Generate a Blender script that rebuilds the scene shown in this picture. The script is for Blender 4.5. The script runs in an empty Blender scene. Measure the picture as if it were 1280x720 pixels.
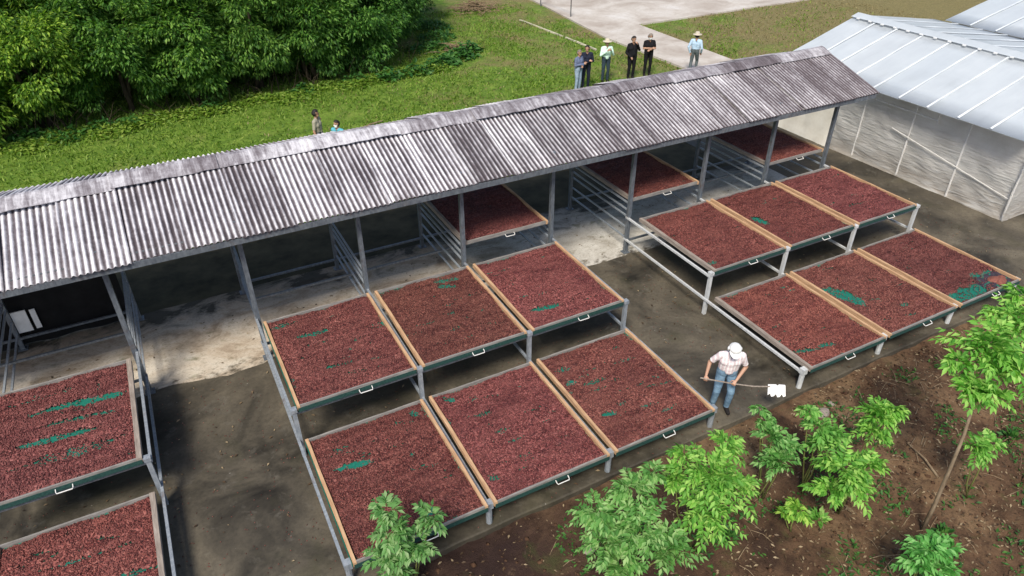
import bpy, math, random
import numpy as np
from mathutils import Vector, Matrix, noise
sc = bpy.context.scene
rnd = random.Random(7)
R_ = math.radians
# ------------------------------------------------------------------ camera
cam_d = bpy.data.cameras.new('camera')
cam = bpy.data.objects.new('camera', cam_d)
sc.collection.objects.link(cam)
sc.camera = cam
cam.location = (-0.722, -12.035, 9.068)
_y, _t, _r = R_(27.674), R_(33.910), R_(-0.188)
_F = Vector((math.sin(_y)*math.cos(_t), math.cos(_y)*math.cos(_t), -math.sin(_t)))
_rt = Vector((math.cos(_y), -math.sin(_y), 0)); _up = _rt.cross(_F)
_R = math.cos(_r)*_rt + math.sin(_r)*_up; _U = -math.sin(_r)*_rt + math.cos(_r)*_up
cam.rotation_euler = Matrix((( _R.x, _U.x, -_F.x), (_R.y, _U.y, -_F.y), (_R.z, _U.z, -_F.z))).to_euler()
cam_d.sensor_width = 36; cam_d.lens = 874.4/1280*36
cam_d.clip_end = 800; cam_d.clip_start = 0.1
# ------------------------------------------------------------------ world, sun, exposure
SUN_EL, SUN_AZ = R_(52), R_(222)      # azimuth clockwise from +Y: the sun stands to the left and in front of the shed
w = bpy.data.worlds.new('World'); sc.world = w; w.use_nodes = True
nt = w.node_tree
sky = nt.nodes.new('ShaderNodeTexSky'); sky.sky_type = 'NISHITA'; sky.sun_disc = False
sky.sun_elevation = SUN_EL; sky.sun_rotation = SUN_AZ
sky.air_density = 1.0; sky.dust_density = 2.0
bg = nt.nodes['Background']; bg.inputs['Strength'].default_value = 0.052
nt.links.new(sky.outputs[0], bg.inputs['Color'])
sd = bpy.data.lights.new('sun', 'SUN'); so = bpy.data.objects.new('sun', sd); sc.collection.objects.link(so)
sd.energy = 1.5; sd.angle = R_(16); sd.color = (1, .93, .80)
_s = Vector((math.sin(SUN_AZ)*math.cos(SUN_EL), math.cos(SUN_AZ)*math.cos(SUN_EL), math.sin(SUN_EL)))
so.rotation_euler = _s.to_track_quat('Z', 'Y').to_euler(); so.location = (-20, -20, 25)
sc.view_settings.view_transform = 'Standard'; sc.view_settings.look = 'None'
sc.view_settings.gamma = 1; sc.view_settings.use_curve_mapping = False
sc.view_settings.exposure = 1.55

# ------------------------------------------------------------------ helpers
W = 2.2                      # bay width of the shed
class MB:
    def __init__(s): s.v = []; s.f = []; s.m = []
    def add(s, vs, fs, mi=0):
        b = len(s.v); s.v += [tuple(v) for v in vs]; s.f += [tuple(b+i for i in f) for f in fs]; s.m += [mi]*len(fs)
    def box(s, x0, x1, y0, y1, z0, z1, mi=0):
        s.add([(x0,y0,z0),(x1,y0,z0),(x1,y1,z0),(x0,y1,z0),(x0,y0,z1),(x1,y0,z1),(x1,y1,z1),(x0,y1,z1)],
              [(0,3,2,1),(4,5,6,7),(0,1,5,4),(1,2,6,5),(2,3,7,6),(3,0,4,7)], mi)
    def bar(s, a, b, wx, wy=None, mi=0, n=1, jit=0):
        """a rectangular bar from a to b, n segments along it"""
        a = Vector(a); b = Vector(b); d = (b-a).normalized(); wy = wy or wx
        ref = Vector((0,0,1)) if abs(d.z) < .9 else Vector((0,1,0))
        u = d.cross(ref).normalized(); v = u.cross(d).normalized()
        vs = []
        for i in range(n+1):
            p = a.lerp(b, i/n)
            for su, sv in ((-1,-1),(1,-1),(1,1),(-1,1)):
                vs.append(p + u*(su*wx/2 + rnd.uniform(-jit,jit)) + v*(sv*wy/2 + rnd.uniform(-jit,jit)))
        fs = [(3,2,1,0), tuple(4*n+i for i in range(4))]
        for i in range(n):
            for k in range(4): fs.append((4*i+k, 4*i+(k+1)%4, 4*i+4+(k+1)%4, 4*i+4+k))
        s.add(vs, fs, mi)
    def tube(s, pts, rads, n=8, mi=0, cap=True):
        pts = [Vector(p) for p in pts]
        if not hasattr(rads, '__len__'): rads = [rads]*len(pts)
        vs = []; fs = []; u = None
        for i, p in enumerate(pts):
            d = (pts[min(i+1,len(pts)-1)] - pts[max(i-1,0)]).normalized()
            if u is None:
                ref = Vector((0,0,1)) if abs(d.z) < .9 else Vector((1,0,0)); u = d.cross(ref).normalized()
            else: u = (u - d*u.dot(d)).normalized()
            v = d.cross(u)
            for k in range(n):
                a = 2*math.pi*k/n; vs.append(p + (u*math.cos(a) + v*math.sin(a))*rads[i])
        for i in range(len(pts)-1):
            for k in range(n): fs.append((i*n+k, i*n+(k+1)%n, (i+1)*n+(k+1)%n, (i+1)*n+k))
        if cap: fs += [tuple(range(n))[::-1], tuple((len(pts)-1)*n+k for k in range(n))]
        s.add(vs, fs, mi)
    def lathe(s, prof, n=16, c=(0,0,0), mi=0):
        vs = []; fs = []
        for r, z in prof:
            for k in range(n):
                a = 2*math.pi*k/n; vs.append((c[0]+r*math.cos(a), c[1]+r*math.sin(a), c[2]+z))
        for i in range(len(prof)-1):
            for k in range(n): fs.append((i*n+k, i*n+(k+1)%n, (i+1)*n+(k+1)%n, (i+1)*n+k))
        s.add(vs, fs, mi)
    def mesh(s, name, mats, smooth=False):
        me = bpy.data.meshes.new(name); me.from_pydata(s.v, [], s.f)
        if not isinstance(mats, (list, tuple)): mats = [mats]
        for m in mats: me.materials.append(m)
        if len(mats) > 1: me.polygons.foreach_set('material_index', s.m)
        if smooth: me.polygons.foreach_set('use_smooth', [True]*len(me.polygons))
        me.update(); return me
    def build(s, name, mats, parent=None, loc=(0,0,0), smooth=False):
        return link(name, s.mesh(name, mats, smooth), parent, loc)
def link(name, me, parent=None, loc=(0,0,0)):
    o = bpy.data.objects.new(name, me); sc.collection.objects.link(o); o.location = loc
    if parent: o.parent = parent
    return o
def np_mesh(name, verts, faces, mat, smooth=False):
    """verts (n,3), faces (m,3|4) as numpy"""
    me = bpy.data.meshes.new(name); k = faces.shape[1]
    me.vertices.add(len(verts)); me.vertices.foreach_set('co', verts.astype(np.float32).ravel())
    me.loops.add(faces.size); me.loops.foreach_set('vertex_index', faces.astype(np.int32).ravel())
    me.polygons.add(len(faces)); me.polygons.foreach_set('loop_start', np.arange(0, faces.size, k, dtype=np.int32))
    if smooth: me.polygons.foreach_set('use_smooth', np.ones(len(faces), bool))
    me.materials.append(mat); me.update(calc_edges=True); return me
def empty(name, loc=(0,0,0), rz=0):
    o = bpy.data.objects.new(name, None); sc.collection.objects.link(o); o.location = loc; o.rotation_euler.z = rz
    o.empty_display_size = .2; return o
def tag(o, label=None, cat=None, group=None, kind=None):
    if label: o['label'] = label
    if cat: o['category'] = cat
    if group: o['group'] = group
    if kind: o['kind'] = kind
    return o
def copy_tree(o, parent=None):
    c = o.copy(); sc.collection.objects.link(c)
    if parent: c.parent = parent
    for ch in list(o.children): copy_tree(ch, c)
    return c

# ------------------------------------------------------------------ materials
class Mat:
    def __init__(s, name, rough=.8, spec=.3):
        s.m = bpy.data.materials.new(name); s.m.use_nodes = True; s.nt = s.m.node_tree
        s.b = s.nt.nodes['Principled BSDF']; s.b.inputs['Roughness'].default_value = rough
        s.b.inputs['Specular IOR Level'].default_value = spec
    def n(s, t, **k):
        nd = s.nt.nodes.new(t)
        for a, v in k.items(): setattr(nd, a, v)
        return nd
    def l(s, a, b): s.nt.links.new(a, b)
    def coord(s, kind='Object', scale=(1,1,1), loc=(0,0,0), rot=(0,0,0)):
        if kind == 'World': o = s.n('ShaderNodeNewGeometry').outputs['Position']
        else: o = s.n('ShaderNodeTexCoord').outputs[kind]
        mp = s.n('ShaderNodeMapping'); mp.inputs['Scale'].default_value = scale; mp.inputs['Location'].default_value = loc
        mp.inputs['Rotation'].default_value = rot
        s.l(o, mp.inputs[0]); return mp.outputs[0]
    def noise(s, vec, scale, detail=4, rough=.6, dist=0):
        nd = s.n('ShaderNodeTexNoise'); nd.inputs['Scale'].default_value = scale; nd.inputs['Detail'].default_value = detail
        nd.inputs['Roughness'].default_value = rough; nd.inputs['Distortion'].default_value = dist
        if vec is not None: s.l(vec, nd.inputs['Vector'])
        return nd.outputs['Fac']
    def ramp(s, fac, stops):
        r = s.n('ShaderNodeValToRGB'); e = r.color_ramp.elements
        while len(e) < len(stops): e.new(.5)
        for i, (p, c) in enumerate(stops):
            e[i].position = p
            if not hasattr(c, '__len__'): c = (c, c, c)
            e[i].color = (*c, 1)
        s.l(fac, r.inputs[0]); return r.outputs[0]
    def mix(s, fac, a, b, mode='MIX'):
        nd = s.n('ShaderNodeMix', data_type='RGBA', blend_type=mode)
        for i, x in ((0, fac), (6, a), (7, b)):
            if hasattr(x, 'is_linked'): s.l(x, nd.inputs[i])
            else: nd.inputs[i].default_value = x if i == 0 else (*x, 1)
        return nd.outputs[2]
    def math(s, op, a, b=0., clamp=False):
        nd = s.n('ShaderNodeMath', operation=op, use_clamp=clamp)
        for i, x in enumerate((a, b)):
            if hasattr(x, 'is_linked'): s.l(x, nd.inputs[i])
            else: nd.inputs[i].default_value = x
        return nd.outputs[0]
    def col(s, c):
        if hasattr(c, 'is_linked'): s.l(c, s.b.inputs['Base Color'])
        else: s.b.inputs['Base Color'].default_value = (*c, 1)
        return s
    def bump(s, h, strength=.4, dist=.02):
        b = s.n('ShaderNodeBump'); b.inputs['Strength'].default_value = strength; b.inputs['Distance'].default_value = dist
        s.l(h, b.inputs['Height']); s.l(b.outputs[0], s.b.inputs['Normal']); return s
    def island(s): return s.n('ShaderNodeNewGeometry').outputs['Random Per Island']
    def objrand(s): return s.n('ShaderNodeObjectInfo').outputs['Random']

def plain(name, c1, c2, scale=8, rough=.7, spec=.3, bump=0, sc3=(1,1,1), kind='Object', metal=0, detail=5, rust=0):
    m = Mat(name, rough, spec); v = m.coord(kind, sc3); n = m.noise(v, scale, detail, .65)
    base = m.ramp(n, [(.3, c1), (.7, c2)])
    if rust: base = m.mix(m.ramp(m.noise(m.coord('World', (1,1,1)), 3.5, 7, .75, .4), [(.56, 0.), (.70, rust)]), base, (.13,.065,.035))
    m.col(base); m.b.inputs['Metallic'].default_value = metal
    if bump: m.bump(n, bump, .01)
    return m.m

def mk_concrete():
    m = Mat('stained_concrete', .78, .3)
    v = m.coord('World')
    a = m.noise(v, .55, 6, .62, .6); b = m.noise(v, 2.6, 8, .7, .5); c = m.noise(v, 14, 6, .7)
    base = m.ramp(a, [(.30, (.018,.0155,.012)), (.42, (.052,.045,.034)), (.58, (.112,.095,.070)), (.8, (.20,.175,.13))])
    pale = m.ramp(b, [(.56, 0.), (.78, .65)])
    base = m.mix(pale, base, (.17,.155,.13))
    base = m.mix(m.ramp(m.noise(v, 1.1, 5, .6, .3), [(.55, 0.), (.75, .5)]), base, (.045,.045,.020))
    base = m.mix(m.ramp(c, [(.3, .35), (.55, 0.)]), base, (.012,.011,.009))
    # pale scuffs and dried rubbish specks
    vo = m.n('ShaderNodeTexVoronoi'); vo.inputs['Scale'].default_value = 7; m.l(v, vo.inputs['Vector'])
    sp = m.math('MULTIPLY', m.ramp(vo.outputs['Distance'], [(.05, 1.), (.10, 0.)]), m.ramp(b, [(.52, 0.), (.6, .8)]))
    base = m.mix(sp, base, (.30,.28,.25))
    m.col(base); m.bump(c, .25, .01); 
    m.l(m.ramp(a, [(.35, .5), (.6, .85)]), m.b.inputs['Roughness'])
    return m.m
def mk_floor():
    m = Mat('dusty_shed_floor', .85, .25); v = m.coord('World', (1, 1.5, 1))
    a = m.noise(v, .9, 7, .65, .8); b = m.noise(v, 3.5, 7, .7, .3); c = m.noise(v, 22, 5, .7)
    base = m.ramp(a, [(.32, (.22,.165,.115)), (.46, (.44,.365,.285)), (.6, (.56,.50,.42)), (.75, (.60,.57,.52))])
    sx = m.n('ShaderNodeSeparateXYZ'); m.l(m.coord('World'), sx.inputs[0])
    base = m.mix(m.ramp(m.math('MULTIPLY', sx.outputs[0], .1), [(.50, 0.), (.72, .75)]), base, m.ramp(a, [(.3, (.33,.32,.29)), (.6, (.55,.54,.51))]))
    base = m.mix(m.ramp(b, [(.53, 0.), (.74, .75)]), base, (.15,.125,.07))
    base = m.mix(m.ramp(m.noise(v, 1.7, 5, .6, .2), [(.60, 0.), (.72, .7)]), base, (.10,.11,.045))
    base = m.mix(m.ramp(c, [(.32, .5), (.5, 0.)]), base, (.14,.11,.08))
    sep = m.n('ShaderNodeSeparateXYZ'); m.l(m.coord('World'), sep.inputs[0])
    # darker towards the open back with a ragged edge, and grime tracked in from the yard
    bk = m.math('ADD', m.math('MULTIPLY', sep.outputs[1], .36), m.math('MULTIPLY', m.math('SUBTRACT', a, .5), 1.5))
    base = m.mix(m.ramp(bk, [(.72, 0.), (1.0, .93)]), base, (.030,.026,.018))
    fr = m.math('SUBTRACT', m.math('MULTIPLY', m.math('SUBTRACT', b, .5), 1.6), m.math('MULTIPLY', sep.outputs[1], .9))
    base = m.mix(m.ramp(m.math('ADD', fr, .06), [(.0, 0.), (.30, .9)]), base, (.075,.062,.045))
    m.col(base); m.bump(c, .2, .01); return m.m
def mk_soil():
    m = Mat('red_brown_soil', .95, .15); v = m.coord('World')
    a = m.noise(v, .6, 6, .65, .4); b = m.noise(v, 5, 8, .72); c = m.noise(v, 30, 6, .75)
    base = m.ramp(a, [(.35, (.046,.027,.018)), (.5, (.120,.070,.041)), (.68, (.23,.150,.085))])
    sep = m.n('ShaderNodeSeparateXYZ'); m.l(v, sep.inputs[0])
    # the earth by the slab is darker and more purple on the left
    dark_ground = m.ramp(m.math('ADD', m.math('MULTIPLY', sep.outputs[0], .13), m.math('MULTIPLY', a, .6)), [(.55, 1.), (1.0, 0.)])
    base = m.mix(m.math('MULTIPLY', dark_ground, .8), base, (.027,.016,.016))
    base = m.mix(m.ramp(b, [(.36, .6), (.52, 0.)]), base, (.022,.012,.009))
    base = m.mix(m.ramp(b, [(.60, 0.), (.76, .5)]), base, (.20,.13,.08))
    base = m.mix(m.ramp(m.noise(v, 1.6, 6, .7, .4), [(.58, 0.), (.7, .45)]), base, (.055,.075,.022))
    base = m.mix(m.ramp(c, [(.64, 0.), (.74, .55)]), base, (.30,.22,.15))
    m.col(base); m.bump(m.math('ADD', b, m.math('MULTIPLY', c, .5)), .8, .05); return m.m
def mk_lawn():
    m = Mat('lawn', .9, .2); v = m.coord('World')
    a = m.noise(v, .35, 6, .65, .5); b = m.noise(v, 1.6, 7, .7, .3); c = m.noise(v, 12, 6, .75)
    base = m.ramp(b, [(.3, (.060,.125,.014)), (.5, (.125,.215,.026)), (.7, (.21,.29,.05))])
    sep = m.n('ShaderNodeSeparateXYZ'); m.l(v, sep.inputs[0])
    wear = m.math('ADD', m.math('MULTIPLY', m.math('SUBTRACT', sep.outputs[0], 8.), .022, True), m.math('MULTIPLY', m.math('SUBTRACT', a, .5), 1.7))
    base = m.mix(m.ramp(wear, [(.10, 0.), (.42, .85)]), base, (.235,.175,.09))
    base = m.mix(m.ramp(c, [(.35, .6), (.55, 0.)]), base, (.030,.048,.010))
    base = m.mix(m.ramp(c, [(.60, 0.), (.74, .4)]), base, (.22,.25,.06))
    m.col(base); m.bump(c, .8, .06); return m.m
def mk_pave():
    m = Mat('pale_pavement', .85, .25); v = m.coord('World')
    a = m.noise(v, .5, 6, .6, .4); b = m.noise(v, 5, 6, .7)
    base = m.ramp(a, [(.35, (.36,.31,.27)), (.55, (.50,.46,.42)), (.75, (.60,.58,.56))])
    base = m.mix(m.ramp(b, [(.3, .4), (.5, 0.)]), base, (.30,.25,.21))
    m.col(base); m.bump(b, .2, .01); return m.m
def mk_roof():
    m = Mat('weathered_fibre_cement', .8, .3); v = m.coord('World')
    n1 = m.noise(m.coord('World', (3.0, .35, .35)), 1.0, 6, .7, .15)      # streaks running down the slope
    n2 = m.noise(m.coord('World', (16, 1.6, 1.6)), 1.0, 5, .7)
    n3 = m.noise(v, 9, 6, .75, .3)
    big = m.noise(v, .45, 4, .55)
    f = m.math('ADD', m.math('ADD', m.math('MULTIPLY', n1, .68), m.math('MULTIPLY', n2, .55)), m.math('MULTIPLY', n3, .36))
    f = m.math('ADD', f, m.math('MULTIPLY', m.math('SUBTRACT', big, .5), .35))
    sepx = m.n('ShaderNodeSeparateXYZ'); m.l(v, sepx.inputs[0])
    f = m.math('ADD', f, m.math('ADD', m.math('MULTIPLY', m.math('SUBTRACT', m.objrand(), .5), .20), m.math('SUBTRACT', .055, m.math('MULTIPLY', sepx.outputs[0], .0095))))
    # troughs darkened in the colour, deepening weak shading along with settled dirt
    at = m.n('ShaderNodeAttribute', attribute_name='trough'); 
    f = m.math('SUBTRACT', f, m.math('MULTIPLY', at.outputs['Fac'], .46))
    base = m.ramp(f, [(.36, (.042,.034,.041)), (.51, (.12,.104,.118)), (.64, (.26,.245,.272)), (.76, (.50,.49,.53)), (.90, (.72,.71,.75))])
    sep = m.n('ShaderNodeSeparateXYZ'); m.l(v, sep.inputs[0])
    rust = m.math('MULTIPLY', m.ramp(m.math('MULTIPLY', sep.outputs[0], .06), [(.45, .12), (.95, .55)]), m.ramp(n3, [(.3, 1.), (.7, .3)]))
    base = m.mix(rust, base, (.105,.082,.088))
    sp = m.ramp(m.noise(v, 34, 4, .7), [(.66, 0.), (.72, .7)])
    base = m.mix(sp, base, (.68,.67,.69))
    m.col(base); m.bump(n3, .25, .01); return m.m
def mk_bean(name, bed=False):
    m = Mat(name, .62, .35); v = m.coord('World')
    big = m.noise(v, 1.4, 4, .6)
    if bed:
        vo = m.n('ShaderNodeTexVoronoi'); vo.inputs['Scale'].default_value = 34; m.l(v, vo.inputs['Vector'])
        sep = m.n('ShaderNodeSeparateColor'); m.l(vo.outputs['Color'], sep.inputs[0]); r = sep.outputs[0]
        m.bump(m.math('SUBTRACT', 1., vo.outputs['Distance']), .9, .012)
    else: r = m.island()
    base = m.ramp(r, [(0., (.030,.009,.008)), (.4, (.092,.024,.021)), (.75, (.185,.055,.045)), (1., (.29,.115,.09))])
    base = m.mix(m.ramp(big, [(.35, .5), (.6, 0.)]), base, (.060,.015,.015))
    base = m.mix(m.math('MULTIPLY', m.ramp(m.noise(m.coord('World', (1.2,5,1), rot=(0,0,.12)), 1.6, 4, .6), [(.42,.0),(.66,.55)]), .8), base, (.21,.075,.060))
    base = m.mix(1., base, m.n('ShaderNodeObjectInfo').outputs['Color'], 'MULTIPLY')
    m.col(base); return m.m
def mk_leaf(name, dark, mid, light, trans=.35, tint=True):
    m = Mat(name, .55, .35); r = m.island()
    base = m.ramp(r, [(0., dark), (.5, mid), (1., light)])
    if tint:
        oi = m.n('ShaderNodeObjectInfo'); base = m.mix(1., base, oi.outputs['Color'], 'MULTIPLY')
    m.col(base)
    tr = m.n('ShaderNodeBsdfTranslucent'); m.l(m.mix(1., base, (1.2,1.3,.5), 'MULTIPLY'), tr.inputs[0])
    ms = m.n('ShaderNodeMixShader'); ms.inputs[0].default_value = trans
    m.l(m.b.outputs[0], ms.inputs[1]); m.l(tr.outputs[0], ms.inputs[2])
    m.l(ms.outputs[0], m.nt.nodes['Material Output'].inputs[0]); return m.m
def mk_film():
    m = Mat('plastic_film', .28, .5); v = m.coord('World')
    w1 = m.noise(m.coord('World', (1, .45, 3.2), rot=(-.45,0,0)), 2.6, 5, .62, .8); d = m.noise(v, .9, 5, .6, .4)
    sep = m.n('ShaderNodeSeparateXYZ'); m.l(v, sep.inputs[0])
    base = m.ramp(d, [(.3, (.76,.74,.70)), (.7, (.90,.885,.855))])
    low = m.math('MULTIPLY', m.ramp(m.math('MULTIPLY', sep.outputs[2], .5), [(.0, 1.), (.5, 0.)]), m.ramp(w1, [(.35, .9), (.6, .2)]))
    base = m.mix(low, base, (.44,.36,.28))     # splashed mud along the foot of the film
    base = m.mix(m.ramp(w1, [(.56, 0.), (.66, .45)]), base, (.88,.87,.85))   # pale creases in the film
    m.col(base); m.bump(w1, .9, .07)
    tr = m.n('ShaderNodeBsdfTranslucent'); tr.inputs[0].default_value = (.86,.85,.83,1)
    tp = m.n('ShaderNodeBsdfTransparent'); tp.inputs[0].default_value = (.9,.9,.92,1)
    a = m.n('ShaderNodeMixShader'); a.inputs[0].default_value = .42; m.l(m.b.outputs[0], a.inputs[1]); m.l(tr.outputs[0], a.inputs[2])
    b = m.n('ShaderNodeMixShader'); m.l(m.ramp(d, [(.3, .22), (.7, .06)]), b.inputs[0]); m.l(a.outputs[0], b.inputs[1]); m.l(tp.outputs[0], b.inputs[2])
    m.l(b.outputs[0], m.nt.nodes['Material Output'].inputs[0]); return m.m
def mk_polyroof():
    m = Mat('greenhouse_sheet', .32, .5); v = m.coord('World')
    a = m.noise(v, .8, 6, .6, .4); b = m.noise(m.coord('World', (.5, 3, .5)), 1.5, 5, .65)
    base = m.ramp(m.math('ADD', m.math('MULTIPLY', a, .6), m.math('MULTIPLY', b, .4)), [(.25, (.48,.515,.55)), (.45, (.60,.645,.69)), (.7, (.70,.745,.785))])
    base = m.mix(m.math('MULTIPLY', m.objrand(), .35), base, (.55,.62,.69))
    m.col(base); m.bump(b, .15, .02)
    tr = m.n('ShaderNodeBsdfTranslucent'); tr.inputs[0].default_value = (.8,.82,.84,1)
    ms = m.n('ShaderNodeMixShader'); ms.inputs[0].default_value = .28
    m.l(m.b.outputs[0], ms.inputs[1]); m.l(tr.outputs[0], ms.inputs[2]); m.l(ms.outputs[0], m.nt.nodes['Material Output'].inputs[0]); return m.m
def mk_stripes():
    m = Mat('striped_shirt', .85, .15); v = m.coord('Object'); sep = m.n('ShaderNodeSeparateXYZ'); m.l(v, sep.inputs[0])
    s = m.math('SINE', m.math('MULTIPLY', sep.outputs[0], 110.)); t = m.math('SINE', m.math('MULTIPLY', sep.outputs[2], 95.))
    base = m.mix(m.ramp(s, [(.2, .65), (.7, 0.)]), (.86,.83,.83), (.66,.48,.52))
    base = m.mix(m.ramp(t, [(.5, 0.), (.9, .2)]), base, (.72,.62,.64)); m.col(base); return m.m

M = {}
M['concrete'] = mk_concrete(); M['floor'] = mk_floor(); M['soil'] = mk_soil(); M['lawn'] = mk_lawn(); M['pave'] = mk_pave()
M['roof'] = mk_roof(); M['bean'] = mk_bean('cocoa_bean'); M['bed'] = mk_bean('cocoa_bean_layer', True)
M['wood'] = plain('pale_wood', (.34,.19,.10), (.60,.40,.245), 3, .75, .2, .3, (9,1,9))
M['oldwood'] = plain('grey_wood', (.17,.135,.115), (.36,.31,.27), 3, .8, .2, .3, (9,1,9))
M['greywood'] = plain('grey_rail', (.15,.14,.135), (.30,.285,.27), 4, .75, .25, .3, (1,6,6))
M['steel'] = plain('galvanised_steel', (.085,.10,.125), (.20,.225,.255), 7, .5, .5, .1, (3,3,1), metal=.3, rust=.55)
M['steelmid'] = plain('grey_steel', (.19,.22,.26), (.36,.39,.43), 7, .5, .5, .1, (3,3,1), metal=.2, rust=.55)
M['steelpaint'] = plain('pale_painted_steel', (.40,.42,.44), (.62,.63,.64), 7, .5, .4, .1, (3,3,1), rust=.45)
M['darksteel'] = plain('dark_steel', (.085,.09,.10), (.18,.185,.195), 7, .5, .4, .1, (3,3,1), metal=.3, rust=.55)
M['net'] = plain('green_net', (.005,.085,.060), (.016,.20,.145), 55, .7, .25, .3)
M['netdark'] = plain('dark_green_net', (.012,.040,.038), (.03,.085,.075), 30, .7, .25, .3)
M['white'] = plain('white_plastic', (.72,.72,.72), (.85,.85,.85), 6, .5, .4)
M['cream'] = plain('cream_sheet', (.62,.58,.50), (.78,.75,.68), 2, .6, .3, .2)
M['whitepipe'] = plain('white_pipe', (.62,.60,.58), (.80,.79,.77), 5, .5, .4)
M['batten'] = plain('pale_batten', (.60,.645,.69), (.72,.755,.79), 5, .4, .5)
M['treebark'] = plain('dark_bark', (.030,.024,.016), (.085,.066,.045), 14, .9, .15, .6, (1,1,.3))
M['bark'] = plain('bark', (.12,.085,.055), (.29,.225,.155), 14, .9, .15, .6, (1,1,.3))
M['edging'] = plain('worn_kerb', (.36,.34,.24), (.54,.51,.40), 4, .85, .2, .3)
M['twig'] = plain('dry_twig', (.13,.085,.05), (.33,.25,.165), 10, .9, .15, .4)
M['stem'] = plain('green_stem', (.10,.12,.03), (.20,.20,.07), 10, .8, .2)
M['tarp'] = plain('black_tarpaulin', (.006,.006,.007), (.014,.014,.015), 3, .8, .2, .4)
M['film'] = mk_film(); M['poly'] = mk_polyroof(); M['stripes'] = mk_stripes()
M['leaf'] = mk_leaf('tree_leaf', (.024,.080,.013), (.080,.195,.028), (.25,.41,.075), .42)
M['sapleaf'] = mk_leaf('sapling_leaf', (.075,.24,.036), (.185,.44,.08), (.42,.64,.19), .42)
M['vine'] = mk_leaf('vine_leaf', (.018,.080,.016), (.042,.14,.024), (.085,.20,.036), .25)
M['grass'] = mk_leaf('grass_blade', (.070,.150,.013), (.15,.265,.028), (.28,.37,.07), .35, False)
M['drygrass'] = mk_leaf('dry_grass', (.14,.10,.04), (.24,.19,.09), (.34,.29,.15), .2, False)
M['dark_ground'] = plain('shade_dark_earth', (.022,.021,.012), (.085,.072,.042), 1.3, .9, .2, .5)  # earth colour darkened to stand for the shade behind the shed
M['litter'] = mk_leaf('leaf_litter', (.035,.020,.011), (.105,.066,.036), (.34,.26,.16), .1, False)
M['clod'] = plain('soil_clod', (.035,.018,.013), (.11,.062,.036), 12, .95, .1, .6)
def cloth(name, c, rough=.9): return plain(name, tuple(x*.8 for x in c), tuple(min(1,x*1.15) for x in c), 9, rough, .15, .2)
M['skin'] = plain('skin', (.36,.20,.135), (.46,.27,.19), 6, .55, .35)
M['hair'] = plain('black_hair', (.008,.007,.006), (.022,.018,.015), 20, .6, .3, .3)
M['greyhair'] = plain('grey_hair', (.14,.11,.09), (.26,.22,.19), 20, .6, .3, .3)
M['straw'] = plain('straw', (.42,.37,.29), (.56,.51,.42), 20, .8, .2, .3)
M['eye'] = plain('eye', (.01,.008,.006), (.02,.016,.012), 4, .3, .5)
M['lip'] = plain('lip', (.28,.11,.09), (.34,.14,.11), 4, .5, .3)

# ------------------------------------------------------------------ ground
def grid(name, x0, x1, y0, y1, nx, ny, fz, mat, smooth=True):
    xs = np.linspace(x0, x1, nx+1); ys = np.linspace(y0, y1, ny+1)
    X, Y = np.meshgrid(xs, ys); Z = np.array([[fz(x, y) for x in xs] for y in ys]) if fz else np.zeros_like(X)
    v = np.stack([X, Y, Z], -1).reshape(-1, 3)
    i = np.arange(ny)[:, None]*(nx+1) + np.arange(nx)[None]; i = i.ravel()
    f = np.stack([i, i+1, i+nx+2, i+nx+1], -1)
    return np_mesh(name, v, f, mat, smooth)
def tagS(o): o['kind'] = 'structure'; return o
PAD_Y = -5.80
mb = MB(); mb.box(-150, 250, -150, 250, -1.4, -1.2)
tagS(mb.build('ground', M['soil']))
def soil_z(x, y):
    d = max(0, PAD_Y - y)
    z = -.10 - .03*d + .05*noise.noise((x*.7, y*.7, 3)) + .045*noise.noise((x*2.3, y*2.3, 7)) + .035*noise.noise((x*6, y*6, 1)) + .02*noise.noise((x*13, y*13, 5))
    return z - .05*max(0., 1-d/.4)*0
def soil_h(x, y): return soil_z(x, y)
tagS(link('soil', grid('soil', -14, 34, -20, PAD_Y+.02, 420, 150, soil_z, M['soil'])))
def lawn_z(x, y): return -.05 + .035*noise.noise((x*.35, y*.35, 2)) + .012*noise.noise((x*1.7, y*1.7, 4))
tagS(link('lawn', grid('lawn', -30, 90, 2.7, 90, 240, 170, lawn_z, M['lawn'])))
# slab around the racks, with a slightly broken front edge
mb = MB(); n = 90; vs = []; fs = []
for i in range(n+1):
    x = -14 + 37*i/n; e = PAD_Y + .03*noise.noise((x*1.3, 0, 0)) + .012*noise.noise((x*6, 1, 0))
    vs += [(x, e, -.30), (x, e, -.012), (x, e+.03, 0), (x, .02, 0), (x, .02, -.3)]
for i in range(n):
    for k in range(4): fs.append((5*i+k, 5*i+k+1, 5*i+5+k+1, 5*i+5+k))
mb.add(vs, [f[::-1] for f in fs]); tagS(mb.build('concrete_pad', M['concrete']))
mb = MB(); vs = []; fs = []
for i in range(n+1):
    x = -14 + 29.7*i/n; e = -.10 + .30*noise.noise((x*.8, 5, 0)) + .10*noise.noise((x*2.9, 5, 0))+ .05*noise.noise((x*8, 5, 0)); b = 2.80 + .05*noise.noise((x*2, 9, 0))
    vs += [(x, e, .0035), (x, e+.05, .012), (x, b, .012), (x, b+.02, -.2)]
for i in range(n):
    for k in range(3): fs.append((4*i+k, 4*i+k+1, 4*i+4+k+1, 4*i+4+k))
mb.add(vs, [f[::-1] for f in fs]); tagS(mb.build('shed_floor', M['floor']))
mb = MB(); vs = []; fs = []
for i in range(n+1):
    x = -14 + 31.9*i/n
    for j, yy in enumerate((2.5, 3.4, 4.6, 5.5)): vs.append((x, yy+(.35*noise.noise((x*.6,3,0))+.12*noise.noise((x*2.6,3,0)) if j == 3 else 0), lawn_z(x,yy)*.6 + (.03 if j < 3 else -.01)))
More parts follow.
